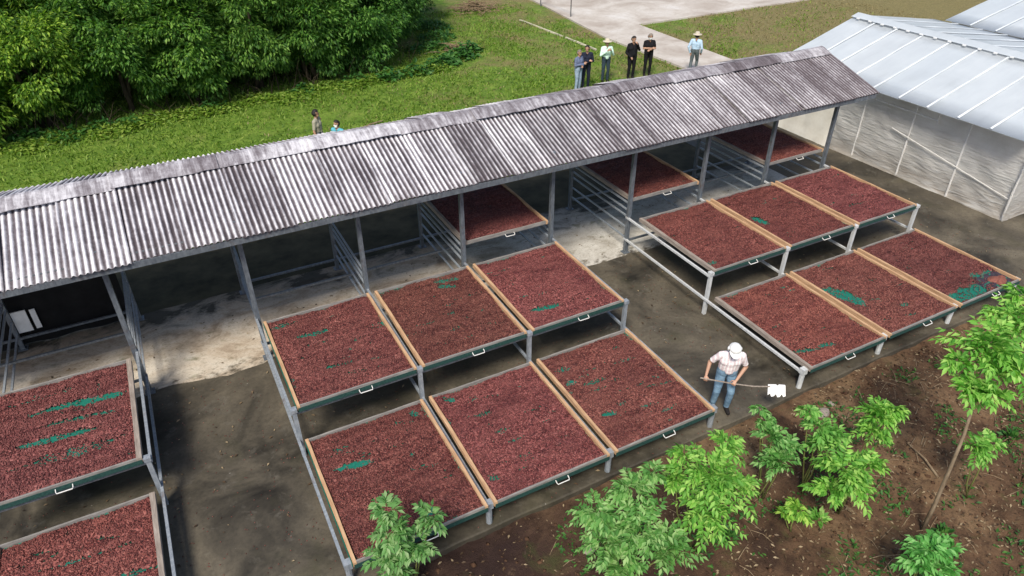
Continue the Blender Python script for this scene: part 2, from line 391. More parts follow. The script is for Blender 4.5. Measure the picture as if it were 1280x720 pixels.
for i in range(n):
    for k in range(3): fs.append((4*i+k, 4*i+k+1, 4*i+4+k+1, 4*i+4+k))
mb.add(vs, [f[::-1] for f in fs]); tagS(mb.build('shade_dark_earth', M['dark_ground'], None, smooth=True))  # dark strip along the back, the shed's shade put into its colour
# bare shaded earth between shed floor and greenhouse / under the back eave
mb = MB(); mb.box(14.8, 23, .022, 6.2, -.3, -.004); tagS(mb.build('side_pad', M['concrete']))
mb = MB(); vs = [(20.0,17.4),(20.9,25.5),(22.2,42),(62,46),(62,21.6),(35.5,18.95),(23.0,18.75),(22.85,12),(22.7,5),(20.2,5),(20.15,11.9)]
nv = len(vs)
mb.add([(x,y,.03) for x,y in vs] + [(x,y,-.3) for x,y in vs], [tuple(range(nv))[::-1]] + [(i,(i+1)%nv,nv+(i+1)%nv,nv+i) for i in range(nv)])
tagS(mb.build('pavement', M['pave']))

# ------------------------------------------------------------------ the shed
shed = tag(empty('drying_shed', (6.0, 1.32, 0)), 'long open drying shed with weathered purple grey corrugated gable roof on steel posts', 'shed')
SX, SY = 6.0, 1.32
def sp(name, mb, mat, **k):
    o = mb.build(name, mat, shed, (-SX, -SY, 0), **k); return o
K0, K1 = -3, 7
EAVE_Y, EAVE_Z, RID_Y, RID_Z = -.42, 3.00, 1.62, 3.66
XL, XR = -7.19, 16.33
for k in range(K0, K1+1):
    for y, tsz in ((0, .085), (2.64, .08)):
        mb = MB(); top = 3.13 if y == 0 else 3.13
        mb.bar((k*W, y, .012), (k*W, y, top), tsz, mi=0); mb.box(k*W-.09, k*W+.09, y-.09, y+.09, .012, .024)
        sp('post', mb, M['steel'])
mb = MB(); mb.bar((XL, -.20, 3.00), (XR-.1, -.20, 3.00), .05, .10); sp('front_purlin', mb, M['darksteel'])
mb = MB(); mb.bar((XL, EAVE_Y+.03, 2.925), (XR-.05, EAVE_Y+.03, 2.925), .035, .11); sp('eave_beam', mb, M['steel'])
mb = MB(); mb.bar((XL, 2.76, 3.10), (XR-.1, 2.76, 3.10), .05, .10); sp('back_purlin', mb, M['darksteel'])
mb = MB(); mb.bar((XL, RID_Y, RID_Z-.13), (XR-.1, RID_Y, RID_Z-.13), .06, .1); sp('ridge_beam', mb, M['darksteel'])
for k in range(K0, K1+1):
    mb = MB()
    for s in (-1, 1):
        mb.bar((k*W, RID_Y+s*1.86, 2.93), (k*W, RID_Y, RID_Z-.2), .05, .09)
    mb.bar((k*W, .04, 2.86), (k*W, 2.6, 2.86), .05, .07)
    sp('truss', mb, M['darksteel'])
# corrugated sheets: alike pieces, shared meshes (front and back slope, three variants)
PITCH, NW, AMP = .102, 9, .018
SHW = PITCH*NW
def sheet_mesh(front, seed):
    rr = random.Random(seed); SEG = 8; nx = NW*SEG + 3; ys = [0, .25, .5, .75, 1.0]
    v = []; f = []; tr = []
    L = RID_Y - EAVE_Y
    for lay in (0, 1):
        for t in ys:
            for i in range(nx+1):
                x = i*PITCH/SEG; c = math.cos(2*math.pi*i/SEG)
                yy = t*L; zz = (RID_Z-EAVE_Z)*t + AMP*c + .006*math.sin(3*t+seed) - lay*.009
                e = rr.uniform(-.004, .004)
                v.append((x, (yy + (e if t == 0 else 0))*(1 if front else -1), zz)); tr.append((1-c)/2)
    N = nx+1; T = len(ys)
    for lay in (0, 1):
        for j in range(T-1):
            for i in range(nx):
                q = (lay*N*T+j*N+i, lay*N*T+j*N+i+1, lay*N*T+(j+1)*N+i+1, lay*N*T+(j+1)*N+i)
                f.append(q if (lay == 0) == front else q[::-1])
    for i in range(nx):
        for j in (0, T-1):
            f.append((j*N+i, N*T+j*N+i, N*T+j*N+i+1, j*N+i+1))
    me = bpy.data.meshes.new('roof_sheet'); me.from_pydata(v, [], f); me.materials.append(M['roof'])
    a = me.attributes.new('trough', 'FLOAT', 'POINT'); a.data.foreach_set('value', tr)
    me.polygons.foreach_set('use_smooth', [True]*len(f)); me.update(); return me
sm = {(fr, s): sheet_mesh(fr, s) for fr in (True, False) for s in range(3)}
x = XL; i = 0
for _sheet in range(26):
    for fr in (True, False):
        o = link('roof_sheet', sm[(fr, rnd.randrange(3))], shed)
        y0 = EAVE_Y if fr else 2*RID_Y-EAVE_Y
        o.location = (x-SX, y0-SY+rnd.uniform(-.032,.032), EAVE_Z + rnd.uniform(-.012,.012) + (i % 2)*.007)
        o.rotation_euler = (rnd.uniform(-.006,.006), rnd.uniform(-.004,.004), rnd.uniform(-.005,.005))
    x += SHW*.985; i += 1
XEND = x + .03
# ridge capping pieces: bent plates, one missing so the back slope shows there
def cap_mesh(seed, L):
    rr = random.Random(seed); v = []; f = []; n = 8
    prof = [(-.33, -.085), (-.20, -.03), (-.05, .03), (.05, .03), (.16, -.02), (.24, -.055)]
    P = len(prof)
    for lay in (0, 1):
        for i in range(n+1):
            for (py, pz) in prof:
                v.append((L*i/n, py + rr.uniform(-.012,.012)*(abs(py)>.2), pz + .016*noise.noise((i*.7+seed, py*4, 0)) - lay*.010))
    N = (n+1)*P
    for lay in (0, 1):
        for i in range(n):
            for k in range(P-1):
                q = (lay*N+i*P+k, lay*N+(i+1)*P+k, lay*N+(i+1)*P+k+1, lay*N+i*P+k+1); f.append(q if lay == 0 else q[::-1])
    for i in range(n):
        for k in (0, P-1): f.append((i*P+k, N+i*P+k, N+(i+1)*P+k, (i+1)*P+k))
    for k in range(P-1):
        for i in (0, n): f.append((i*P+k, i*P+k+1, N+i*P+k+1, N+i*P+k))
    me = bpy.data.meshes.new('ridge_cap'); me.from_pydata(v, [], f); me.materials.append(M['roof'])
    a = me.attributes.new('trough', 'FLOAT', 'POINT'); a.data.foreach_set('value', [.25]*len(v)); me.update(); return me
caps = [cap_mesh(s, 1.86) for s in range(4)]
x = XL; i = 0
while x < XR - .8:
    if -1.75 < x < -.2: x += 1.8; i += 1; continue
    skip = False
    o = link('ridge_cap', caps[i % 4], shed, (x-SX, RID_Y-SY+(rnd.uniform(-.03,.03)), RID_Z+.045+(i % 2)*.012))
    o.rotation_euler = (rnd.uniform(-.05,.05), rnd.uniform(-.006,.006), rnd.uniform(-.012,.012))
    if skip: o.location.y -= .22; o.location.z -= .07; o.rotation_euler = (.12, 0, -.03)
    if -3.8 < x < -1.8: o.location.y -= .10; o.location.z -= .02; o.rotation_euler.z = .04
    x += 1.80; i += 1

# ------------------------------------------------------------------ racks
ZU, ZL, ZF = 1.11, .52, 1.46
YU1, YL1 = -2.98, -5.68
def rack(k0, k1, label, lm, group='drying racks in front of the shed'):
    ox, oy = (k0+k1)/2*W, -1.5
    r = tag(empty('tray_rack', (ox, oy, 0)), label, 'drying rack', group)
    def P(name, mb, mat): return mb.build(name, mat, r, (-ox, -oy, 0))
    for k in range(k0, k1+1):
        x = k*W
        mb = MB(); mb.bar((x, YU1+.02, .0), (x, YU1+.02, ZU-.085), .07); mb.box(x-.05, x+.05, YU1-.03, YU1+.07, ZU-.10, ZU-.03); P('leg', mb, M[lm])
        mb = MB(); mb.tube([(x, YL1, .0), (x, YL1, ZL-.17)], .05, 10); mb.box(x-.055, x+.055, YL1-.055, YL1+.055, ZL-.17, ZL-.05); P('leg', mb, M[lm])
        edge = k in (k0, k1)
        xo = x + (-.035 if k == k0 else .035 if k == k1 else 0)
        mb = MB(); mb.bar((xo, .05, ZL-.13), (xo, YL1-.02, ZL-.13), .045); P('lower_rail', mb, M[lm])
        mb = MB(); mb.bar((xo, .05, ZU-.125), (xo, YU1, ZU-.125), .045); P('upper_rail', mb, M[lm])
        for z in (.39, .68, .98, 1.15, 1.335):
            mb = MB(); mb.bar((x+.02, .045, z), (x+.02, 2.60, z), .036); P('runner', mb, M['steelmid'])
    for y, z in ((YU1+.05, ZU-.16), (.06, .30), (2.58, .30), (1.3, .60)):
        mb = MB(); mb.bar((k0*W+.03, y, z), (k1*W-.03, y, z), .045); P('crossbar', mb, M['steel'])
    return r
rack(-3, -1, 'grey steel rack of runners at the left edge, holding two tray levels', 'steelmid')
rack(0, 3, 'middle grey steel rack between both aisles, carrying six pulled out trays', 'steelmid')
rack(4, 7, 'right hand grey steel rack beside the plastic greenhouse, carrying six pulled out trays', 'steelpaint')

# ------------------------------------------------------------------ trays
TW, TD, TH = W-.115, 2.64, .085
def board_mesh(L, wx, hz, seed, axis):
    global rnd
    keep = rnd; rnd = random.Random(seed); mb = MB()
    a, b = ((0,-L/2,0),(0,L/2,0)) if axis == 'y' else ((-L/2,0,0),(L/2,0,0))
    mb.bar(a, b, wx, hz, n=8, jit=.0035); rnd = keep
    return mb
def mesh_of(mb, name, mat): return mb.mesh(name, mat)
side_new = [mesh_of(board_mesh(TD, .052, TH, s, 'y'), 'side_board', M['wood']) for s in range(3)]
side_old = [mesh_of(board_mesh(TD, .075, TH, s+5, 'y'), 'side_board', M['oldwood']) for s in range(2)]
rail_m = [mesh_of(board_mesh(TW-.104, .032, TH-.006, s+9, 'x'), 'end_rail', M['greywood']) for s in range(3)]
_hm = MB(); _hm.tube([(-.13,0,.01),(-.13,-.05,-.012),(-.12,-.075,-.02),(.12,-.075,-.02),(.13,-.05,-.012),(.13,0,.01)], 0.0085, 6)
_hm.v = [(x*.85, y*.9, z) for x, y, z in _hm.v]
handle_m = _hm.mesh('handle', M['whitepipe'])
_nm = MB(); _nm.box(-TW/2+.03, TW/2-.03, -TD/2+.03, TD/2-.03, -.030, -.024); net_m = _nm.mesh('net_floor', M['net'])
_sk = MB(); _sk.box(-TW/2+.01, TW/2-.01, -TD/2-.010, -TD/2-.004, -.075, .006)
skirt_m = _sk.mesh('net_hem', M['netdark'])
_sd = MB(); _sd.box(-TW/2-.012, -TW/2-.005, -TD/2+.02, TD/2-.02, -.06, .022); hem_side_m = _sd.mesh('net_hem', M['net'])
# bean template: eight-sided lump
_bt = np.array([(1,0,0),(-1,0,0),(.1,1,.1),(-.1,-1,.05),(0,0,1),(0,.0,-.7)])
_bf = np.array([(0,2,4),(2,1,4),(1,3,4),(3,0,4),(2,0,5),(1,2,5),(3,1,5),(0,3,5)])
def bean_field(patches, seed, count, size=1.):
    g = np.random.default_rng(seed)
    w_, d_ = TW-.104, TD-.085
    if patches: patches = patches + [(g.uniform(.08,.92), g.uniform(.06,.94), g.uniform(.03,.13), g.uniform(.006,.016), g.normal(.12,.12), g.uniform(.40,.68)) for _ in range(16)]
    ph = g.uniform(0, 6, 8)
    def mask(u, v):
        m = np.zeros_like(u)
        wob = .25*np.sin(u*31+ph[0]+6*v)+.2*np.sin(v*47+ph[1]+9*u)+.15*np.sin((u*1.3+v)*83+ph[2])+.12*np.sin((u-v*1.1)*131+ph[6])
        for (pu, pv, su, sv, ang, st) in patches:
            du, dv = (u-pu)*w_, (v-pv)*d_
            ca, sa = math.cos(ang), math.sin(ang)
            a, b = (du*ca+dv*sa)/(su*w_), (-du*sa+dv*ca)/(sv*d_)
            r = a*a+b*b
            m = np.maximum(m, st*np.clip((1.55-r+.75*wob)/.9, 0, 1))
        return m
    def height(u, v):
        h = .010*np.sin(u*9+ph[3]+2*np.sin(v*5))+.009*np.sin(v*13+ph[4]+2*np.sin(u*4))+.006*np.sin(u*27+v*19+ph[5])
        e = np.minimum(np.minimum(u, 1-u)*w_, np.minimum(v, 1-v)*d_)
        fur = .0065*np.sin(v*62+ph[7]+5*u+1.6*np.sin(u*7+ph[0]))*(.5+.5*np.sin(u*5+v*8+ph[1]))
        return .008 + h*1.05 + fur - .020*np.exp(-e/.06)
    # bed
    nx, ny = 80, 100
    U, V = np.meshgrid(np.linspace(0,1,nx+1), np.linspace(0,1,ny+1))
    Z = height(U, V) + g.uniform(-.006,.006,U.shape); mk = mask(U, V); Z -= .02*mk
    vb = np.stack([(U-.5)*w_, (.5-V)*d_, Z], -1).reshape(-1,3)
    i = (np.arange(ny)[:,None]*(nx+1)+np.arange(nx)[None]).ravel()
    f = np.stack([i, i+nx+1, i+nx+2, i+1], -1)
    mf = mk.ravel()[f].mean(1)+g.uniform(-.38,.38,len(f)); f = f[mf < .58]
    bed = np_mesh('bean_layer', vb, f, M['bed'], False)
    # loose beans on top
    u = g.uniform(0,1,count); v = g.uniform(0,1,count); k = g.uniform(0,1,count) > mask(u,v)*.84
    u, v = u[k], v[k]; c = len(u)
    x = (u-.5)*w_; y = (.5-v)*d_; z = height(u,v)+.004 - .018*mask(u,v)+g.uniform(-.002,.006,c)
    a = g.uniform(0, 2*math.pi, c); tl = g.normal(0,.35,c); s = g.uniform(.8,1.25,c)*size
    P = _bt[None]*np.array([.0205,.0105,.0095])[None,None]*s[:,None,None]
    X = P[...,0]*np.cos(tl)[:,None]-P[...,2]*np.sin(tl)[:,None]; Zz = P[...,0]*np.sin(tl)[:,None]+P[...,2]*np.cos(tl)[:,None]; Y = P[...,1]
    ca, sa = np.cos(a)[:,None], np.sin(a)[:,None]
    vv = np.stack([X*ca-Y*sa+x[:,None], X*sa+Y*ca+y[:,None], Zz+z[:,None]], -1).reshape(-1,3)
    ff = (_bf[None]+6*np.arange(c)[:,None,None]).reshape(-1,3)
    return bed, np_mesh('cocoa_beans', vv, ff, M['bean'], False)
_tc = [0]
def tray(k, y_back, z, label, patches, left='new', right='new', count=8600, group='drying trays of cocoa beans', hem=False, handle=True):
    s = _tc[0]; _tc[0] += 1
    cx, cy = (k+.5)*W, y_back-TD/2
    t = tag(empty('drying_tray', (cx, cy, z-TH/2)), label, 'tray', group)
    t.rotation_euler.z = rnd.uniform(-.004,.004)
    for sgn, kind in ((-1,left),(1,right)):
        me = (side_new if kind == 'new' else side_old)[s % (3 if kind == 'new' else 2)]
        o = link('side_board', me, t, (sgn*(TW/2-.026), 0, 0))
        if kind == 'old': o.location.x = sgn*(TW/2-.036)
    for sgn in (-1,1): link('end_rail', rail_m[(s+sgn) % 3], t, (0, sgn*(TD/2-.021), 0))
    link('net_floor', net_m, t)
    if z != ZF: link('net_hem', skirt_m, t)
    if hem: link('net_hem', hem_side_m, t)
    if handle: link('handle', handle_m, t, (rnd.uniform(-.08,.08)+.06, -TD/2-.006, -.03))
    bed, bn = bean_field(patches, 100+s, count)
    q = rnd.uniform(.98,1.32); tint = (q*rnd.uniform(.98,1.03), q*rnd.uniform(.95,1.07), q*rnd.uniform(.97,1.12), 1)
    link('bean_layer', bed, t).color = tint
    o = link('cocoa_beans', bn, t); o['kind'] = 'stuff'; o.color = tint
    return t
YBU, YBL = -.335, -3.14
A = .12
# middle rack
tray(0, YBU, ZU, 'upper tray of cocoa beans left of its row, next to the wide left aisle', [(.33,.28,.17,.025,A,.9),(.12,.08,.14,.03,0,.7),(.42,.72,.10,.018,A,.85),(.9,.42,.07,.02,A,.5),(.55,.85,.1,.02,A,.6)], hem=True)
tray(1, YBU, ZU, 'middle upper bean tray of the central rack with a green smear near its back', [(.72,.08,.13,.03,A,.8),(.68,.17,.10,.03,.5,.95),(.52,.52,.09,.02,A,.6),(.55,.4,.06,.02,0,.45)])
tray(2, YBU, ZU, 'upper bean tray of the central rack with bright green gap near its front rail', [(.22,.16,.14,.016,A,.65),(.2,.34,.10,.014,A,.5),(.28,.80,.18,.030,A,1.),(.7,.35,.08,.012,A,.4)])
tray(0, YBL, ZL, 'lower bean tray behind the leafy sapling at the bottom of the picture', [(.22,.16,.07,.022,A,.7),(.28,.33,.17,.026,.2,1.),(.9,.08,.05,.03,1.2,.8),(.75,.55,.12,.02,.2,.5),(.72,.42,.05,.02,0,.55),(.6,.87,.1,.03,.1,.55),(.82,.14,.06,.02,0,.4)], hem=True)
tray(1, YBL, ZL, 'middle lower bean tray of the central rack, evenly spread with few gaps', [(.12,.05,.06,.025,.6,.8),(.28,.30,.12,.016,.25,.7),(.38,.50,.08,.024,.1,.5),(.08,.83,.05,.03,1.,.8),(.25,.75,.10,.012,.2,.4),(.3,.13,.08,.03,0,.45)])
tray(2, YBL, ZL, 'lower bean tray of the central rack nearest the man with the rake', [(.12,.16,.10,.022,A,.7),(.30,.38,.15,.018,A,.85),(.28,.46,.10,.014,A,.7),(.18,.70,.07,.022,.2,1.),(.72,.28,.14,.014,A,.6),(.82,.62,.14,.018,A,.6),(.5,.55,.08,.012,A,.4)])
# right rack
tray(4, YBU, ZU, 'upper bean tray of the right rack at the edge of the right aisle', [(.1,.88,.09,.025,A,.6),(.5,.2,.12,.014,A,.35)], left='old')
tray(5, YBU, ZU, 'middle upper tray of the right rack with a small green hole by its left board', [(.14,.52,.13,.045,1.1,1.),(.62,.4,.05,.015,A,.5)])
tray(6, YBU, ZU, 'upper bean tray nearest the plastic greenhouse wall', [(.45,.72,.20,.018,A,.75),(.3,.4,.08,.014,A,.4)])
tray(4, YBL, ZL, 'lower bean tray of the right rack, just behind the worker with pale rake', [(.13,.83,.20,.022,.25,.95),(.03,.66,.03,.03,0,.9),(.42,.86,.10,.020,.2,.95),(.55,.35,.06,.03,A,.4)], left='old')
tray(5, YBL, ZL, 'middle lower bean tray of the right rack with a large bare green gap', [(.16,.46,.22,.075,1.25,1.),(.42,.52,.14,.008,.2,.7),(.60,.78,.07,.022,A,.9),(.35,.28,.05,.02,0,.4),(.2,.86,.08,.02,.2,.5)])
_t6 = tray(6, YBL, ZL, 'lower bean tray at the far right whose green net lies bare along the front', [(.34,.92,.36,.075,0,1.),(.78,.88,.26,.12,0,1.),(.5,.62,.06,.02,0,.5)])
# left rack
tray(-2, YBU, ZU, 'upper bean tray on the left with long green rake strokes', [(.62,.30,.34,.035,.08,1.),(.62,.46,.30,.022,.1,.85),(.45,.58,.28,.03,.1,.95),(.55,.76,.30,.05,.05,.55),(.35,.13,.3,.02,0,.5),(.75,.16,.015,.08,0,.5)], right='old', count=9000)
tray(-2, YBL, ZL, 'lower bean tray cut off by the bottom left corner of the picture', [(.55,.28,.4,.014,.1,.6),(.35,.44,.3,.016,.1,.85),(.7,.5,.28,.022,.1,.8),(.6,.75,.3,.02,.1,.6)], right='old', count=9000)
# trays pushed in under the roof
for k, l in ((2, 'bean tray pushed in under the roof between the middle posts'), (4, 'bean tray pushed in under the roof behind the right aisle post'), (6, 'bean tray pushed in under the right end of the shed roof')):
    tray(k, 2.68, ZF, l, [], left='old', count=5200)
# small red heap of beans on the bare corner of the far right tray
mb = MB(); g = random.Random(4)
vs = []; N = 16
for j in range(5):
    for i in range(N):
        a = 2*math.pi*i/N; r = (1-j/5)*(1+.18*math.sin(3*a+1)+.1*math.sin(5*a)); vs.append((.24*r*math.cos(a), .17*r*math.sin(a), .055*math.sin(math.pi/2*j/4)+g.uniform(-.006,.006)))
fs = [(j*N+i, j*N+(i+1)%N, (j+1)*N+(i+1)%N, (j+1)*N+i) for j in range(4) for i in range(N)] + [tuple(4*N+i for i in range(N))]
mb.add(vs, fs)
M['redbean'] = plain('reddish_bean_heap', (.14,.045,.035), (.27,.10,.07), 30, .7, .3, .8)
o = mb.build('bean_heap', M['redbean'], _t6, (.68, -TD/2+.27, -.020)); o['label'] = 'small orange red heap of beans on the bare net corner'
mb = MB(); n = 10
for i in range(n+1):
    for j in range(n+1):
        pass
vs = [(.9*(i/n-.5), .5*(j/n-.5), .012*noise.noise((i*.9,j*.9,2))+.008) for i in range(n+1) for j in range(n+1)]
mb.add(vs, [(i*(n+1)+j,(i+1)*(n+1)+j,(i+1)*(n+1)+j+1,i*(n+1)+j+1) for i in range(n) for j in range(n)])
M['sack'] = plain('dark_purple_sheet', (.028,.022,.032), (.06,.05,.07), 8, .8, .2, .3)
o = mb.build('sack_cloth', M['sack'], _t6, (.55, -TD/2+.30, -.030)); o['label'] = 'dark crumpled cloth under the heap of beans'

# beans spilled on the slab around the racks
g = np.random.default_rng(77); n = 2600; x = g.uniform(-6.5,17.5,n); y = g.uniform(-5.75,-.3,n)
a = g.uniform(0,6.28,n); P = _bt[None]*np.array([.016,.009,.008])[None,None]; ca, sa = np.cos(a)[:,None], np.sin(a)[:,None]
X = np.repeat(P[...,0], n, 0); Y = np.repeat(P[...,1], n, 0); Z = np.repeat(P[...,2], n, 0)
v = np.stack([X*ca-Y*sa+x[:,None], X*sa+Y*ca+y[:,None], Z+.006], -1).reshape(-1,3)
tag(link('spilled_beans', np_mesh('spilled_beans', v, (_bf[None]+6*np.arange(n)[:,None,None]).reshape(-1,3), M['bean'])), 'cocoa beans spilled on the dark concrete around the racks', 'beans', kind='stuff')
n = 900; x = g.uniform(-6.5,18,n); y = g.uniform(-5.75,2.2,n); d = g.normal(0,1,(n,3)); d[:,2] = g.uniform(0,.12,n); L = g.uniform(.03,.09,n)
v, f = None, None
DRY = (x, y, d, L)
# black tarpaulin along the back of the left bays, with a white sheet behind the slits
def curtain(name, x0, x1, y, z0, z1, mat, label, cat, holes=()):
    nx = int((x1-x0)/.12); nz = 10; vs = []; fs = []
    for j in range(nz+1):
        for i in range(nx+1):
            xx = x0+(x1-x0)*i/nx; vs.append((xx-(x0+x1)/2, .03*math.sin(xx*7)+.02*noise.noise((xx*2, j*.5, 0)), z0+(z1-z0)*j/nz))
    for j in range(nz):
        for i in range(nx): fs.append((j*(nx+1)+i, j*(nx+1)+i+1, (j+1)*(nx+1)+i+1, (j+1)*(nx+1)+i))
    b = len(vs); vs += [(vx, vy+.012, vz) for vx, vy, vz in vs]; fs += [tuple(b+q for q in f[::-1]) for f in fs]
    mb = MB(); mb.add(vs, fs); return tag(mb.build(name, mat, None, ((x0+x1)/2, y, 0), smooth=True), label, cat)
curtain('tarpaulin', -7.2, -2.35, 2.74, .03, 2.9, M['tarp'], 'black tarpaulin hanging along the back of the shed at the left', 'tarpaulin')
mb = MB(); mb.box(-.13,.13,-.012,.012,0,.50); tag(mb.build('white_board', M['white'], None, (-4.22, 2.66, .38)), 'white board standing in the dark at the back of the left bay', 'board')
mb = MB(); mb.box(-.05,.05,-.01,.01,0,.46); tag(mb.build('white_strip', M['white'], None, (-3.98, 2.66, .40)), 'narrow white strip right of the white board in the dark left bay', 'strip')

# ------------------------------------------------------------------ greenhouses
def greenhouse(name, x0, xr, x1, yb, yf, z0, zr, z1, label, nb, near=True):
    """gable house with its ridge along Y; x0 near eave, xr ridge, x1 far eave; yb back end, yf front end"""
    ox, oy = (x0+x1)/2, (yb+yf)/2
    g = tag(empty(name, (ox, oy, 0)), label, 'greenhouse', 'plastic greenhouses on the right')
    def P(n_, mb, mat, **k): return mb.build(n_, mat, g, (-ox, -oy, 0), **k)
    L = yb-yf; wd = L/nb
    for i in range(nb):
        ya, yb_ = yf+i*wd, yf+(i+1)*wd
        for (xa, za, xb, zb) in ((x0-.18, z0-.05, xr, zr), (x1+.15, z1-.03, xr, zr)):
            mb = MB(); vs = []; ns = 5
            dz = rnd.uniform(-.01,.012)
            for j in range(ns+1):
                t = j/ns
                for yy in (ya-.03, (ya+yb_)/2, yb_-.004):
                    vs.append((xa+(xb-xa)*t, yy, za+(zb-za)*t + dz + (.018*noise.noise((j*1.1, yy*2, xa)) if 0 < j < ns else 0)))
            n0 = len(vs); vs += [(vx, vy, vz-.012) for vx, vy, vz in vs]
            fs = []
            for j in range(ns):
                for q in range(2):
                    f = (j*3+q, (j+1)*3+q, (j+1)*3+q+1, j*3+q+1); fs.append(f[::-1] if xa < xb else f); h = tuple(n0+c for c in f); fs.append(h if xa < xb else h[::-1])
            for q in range(2):
                for j in (0, ns): fs.append((j*3+q, j*3+q+1, n0+j*3+q+1, n0+j*3+q))
            mb.add(vs, fs); P('roof_panel', mb, M['poly'], smooth=True)
            mb = MB(); yy = ya + rnd.uniform(-.03,.03); mb.bar((xa, yy, za+.03), (xb, yy, zb+.03), .055, .016, n=6, jit=.006); P('batten', mb, M['batten'])
    mb = MB()
    vs = []
    for yy in np.linspace(yf, yb, 14):
        for dx in (-.32, 0, .35): vs.append((xr+dx, yy, zr+.075-abs(dx)*((zr-z0)/(xr-x0))+.015*noise.noise((yy*2, dx, 3))))
    mb.add(vs, [(i*3+k, i*3+k+1, (i+1)*3+k+1, (i+1)*3+k) for i in range(13) for k in range(2)]); P('ridge_flashing', mb, M['poly'])
    mb = MB(); yy = yf+.2
    while yy < yb: mb.box(xr-.38, xr-.34, yy, yy+.10, zr-.045, zr-.005); yy += .48
    P('fixing_clips', mb, M['white'])['kind'] = 'stuff'
    if not near:
        mb = MB(); mb.box(x0, x1, yf, yb, 0, .02)
    # film walls
    def film(pts, n_, nx, nz, wrinkle, axis, mat):
        (xa, ya), (xb, yb2), zt0, zt1 = pts; vs = []; fs = []
        for j in range(nz+1):
            for i in range(nx+1):
                t = i/nx; zt = zt0+(zt1-zt0)*t; zz = zt*j/nz
                wv = wrinkle*(noise.noise((t*6+zz*.8, zz*1.7, 3))+.6*noise.noise((t*15+zz*2, zz*.9, 8)))
                if j == 0: wv += .05
                xx, yy = xa+(xb-xa)*t, ya+(yb2-ya)*t
                vs.append((xx-wv if axis == 'x' else xx, yy if axis == 'x' else yy-wv, zz+.002))
        for j in range(nz):
            for i in range(nx): fs.append((j*(nx+1)+i, j*(nx+1)+i+1, (j+1)*(nx+1)+i+1, (j+1)*(nx+1)+i))
        mb = MB(); mb.add(vs, fs); P(n_, mb, mat, smooth=True)
    xw = x0+.25
    film(((xw, 2.5), (xw+.1, yf+.05), z0-.02, z0-.02), 'film_wall', 120, 30, .045, 'x', M['film'])
    film(((xw-.04, yb-.05), (xw-.02, 2.45), z0-.02, z0-.02), 'film_wall', 20, 10, .03, 'x', M['cream'])
    for (ya, ) in ((yf+.05,), (yb-.05,)):
        film(((xw, ya), (xr, ya), z0, zr-.05), 'end_wall', 26, 12, .03, 'y', M['film'])
        film(((xr, ya), (x1, ya), zr-.05, z1), 'end_wall', 26, 12, .03, 'y', M['film'])
    film(((x1, yb-.05), (x1, yf+.05), z1-.02, z1-.02), 'film_wall', 30, 8, .03, 'x', M['film'])
    for t in np.linspace(0, 1, 6):
        yy = yf+.06+(yb-yf-.12)*t
        for xx, zt in ((xw-.02+.1*(1-t), z0-.03), (x1-.06, z1-.03)):
            mb = MB(); mb.bar((xx, yy, 0), (xx, yy, zt), .036); P('post', mb, M['whitepipe'])
    mb = MB(); mb.bar((xw-.09, yb-.1, z0-.07), (xw+.01, yf+.06, z0-.07), .05); P('eave_rail', mb, M['whitepipe'])
    mb = MB(); mb.bar((xw-.06, 1.2, z0-.42), (xw-.04, -.9, z0-.42), .03); mb.bar((xw-.07, -.9, z0-.45), (xw-.07, -.9, z0-.05), .045); P('vent_frame', mb, M['whitepipe'])
    mb = MB(); mb.bar((xw-.03, .4, 1.35), (xw+.06, yf+.1, .62), .02); P('brace', mb, M['whitepipe'])
    return g
greenhouse('greenhouse', 18.42, 21.62, 25.84, 4.80, -3.45, 2.40, 3.40, 2.80, 'low greenhouse of pale plastic sheet with cloudy film wall facing the trays', 9)
greenhouse('greenhouse', 26.45, 30.4, 34.4, 4.55, -4.2, 2.80, 3.62, 2.8, 'second greenhouse roof at the top right corner, behind the first ridge', 9)
# benches with drying beans dimly seen through the film
for bx, by in ((20.3, 1.2), (20.4, -1.6)):
    t = tag(empty('bench', (bx, by, 0)), 'low bench of drying beans seen dimly through the greenhouse film, %s' % ('farther one' if by > 0 else 'nearer one'), 'bench', 'benches inside the greenhouse')
    mb = MB(); mb.box(-.7,.7,-1.25,1.25,.80,.86); mb.build('bench_top', M['bed'], t)
    for sx in (-1,1):
        for sy in (-1,1):
            mb = MB(); mb.bar((sx*.62, sy*1.15, -.02), (sx*.62, sy*1.15, .80), .06); mb.build('leg', M['oldwood'], t)

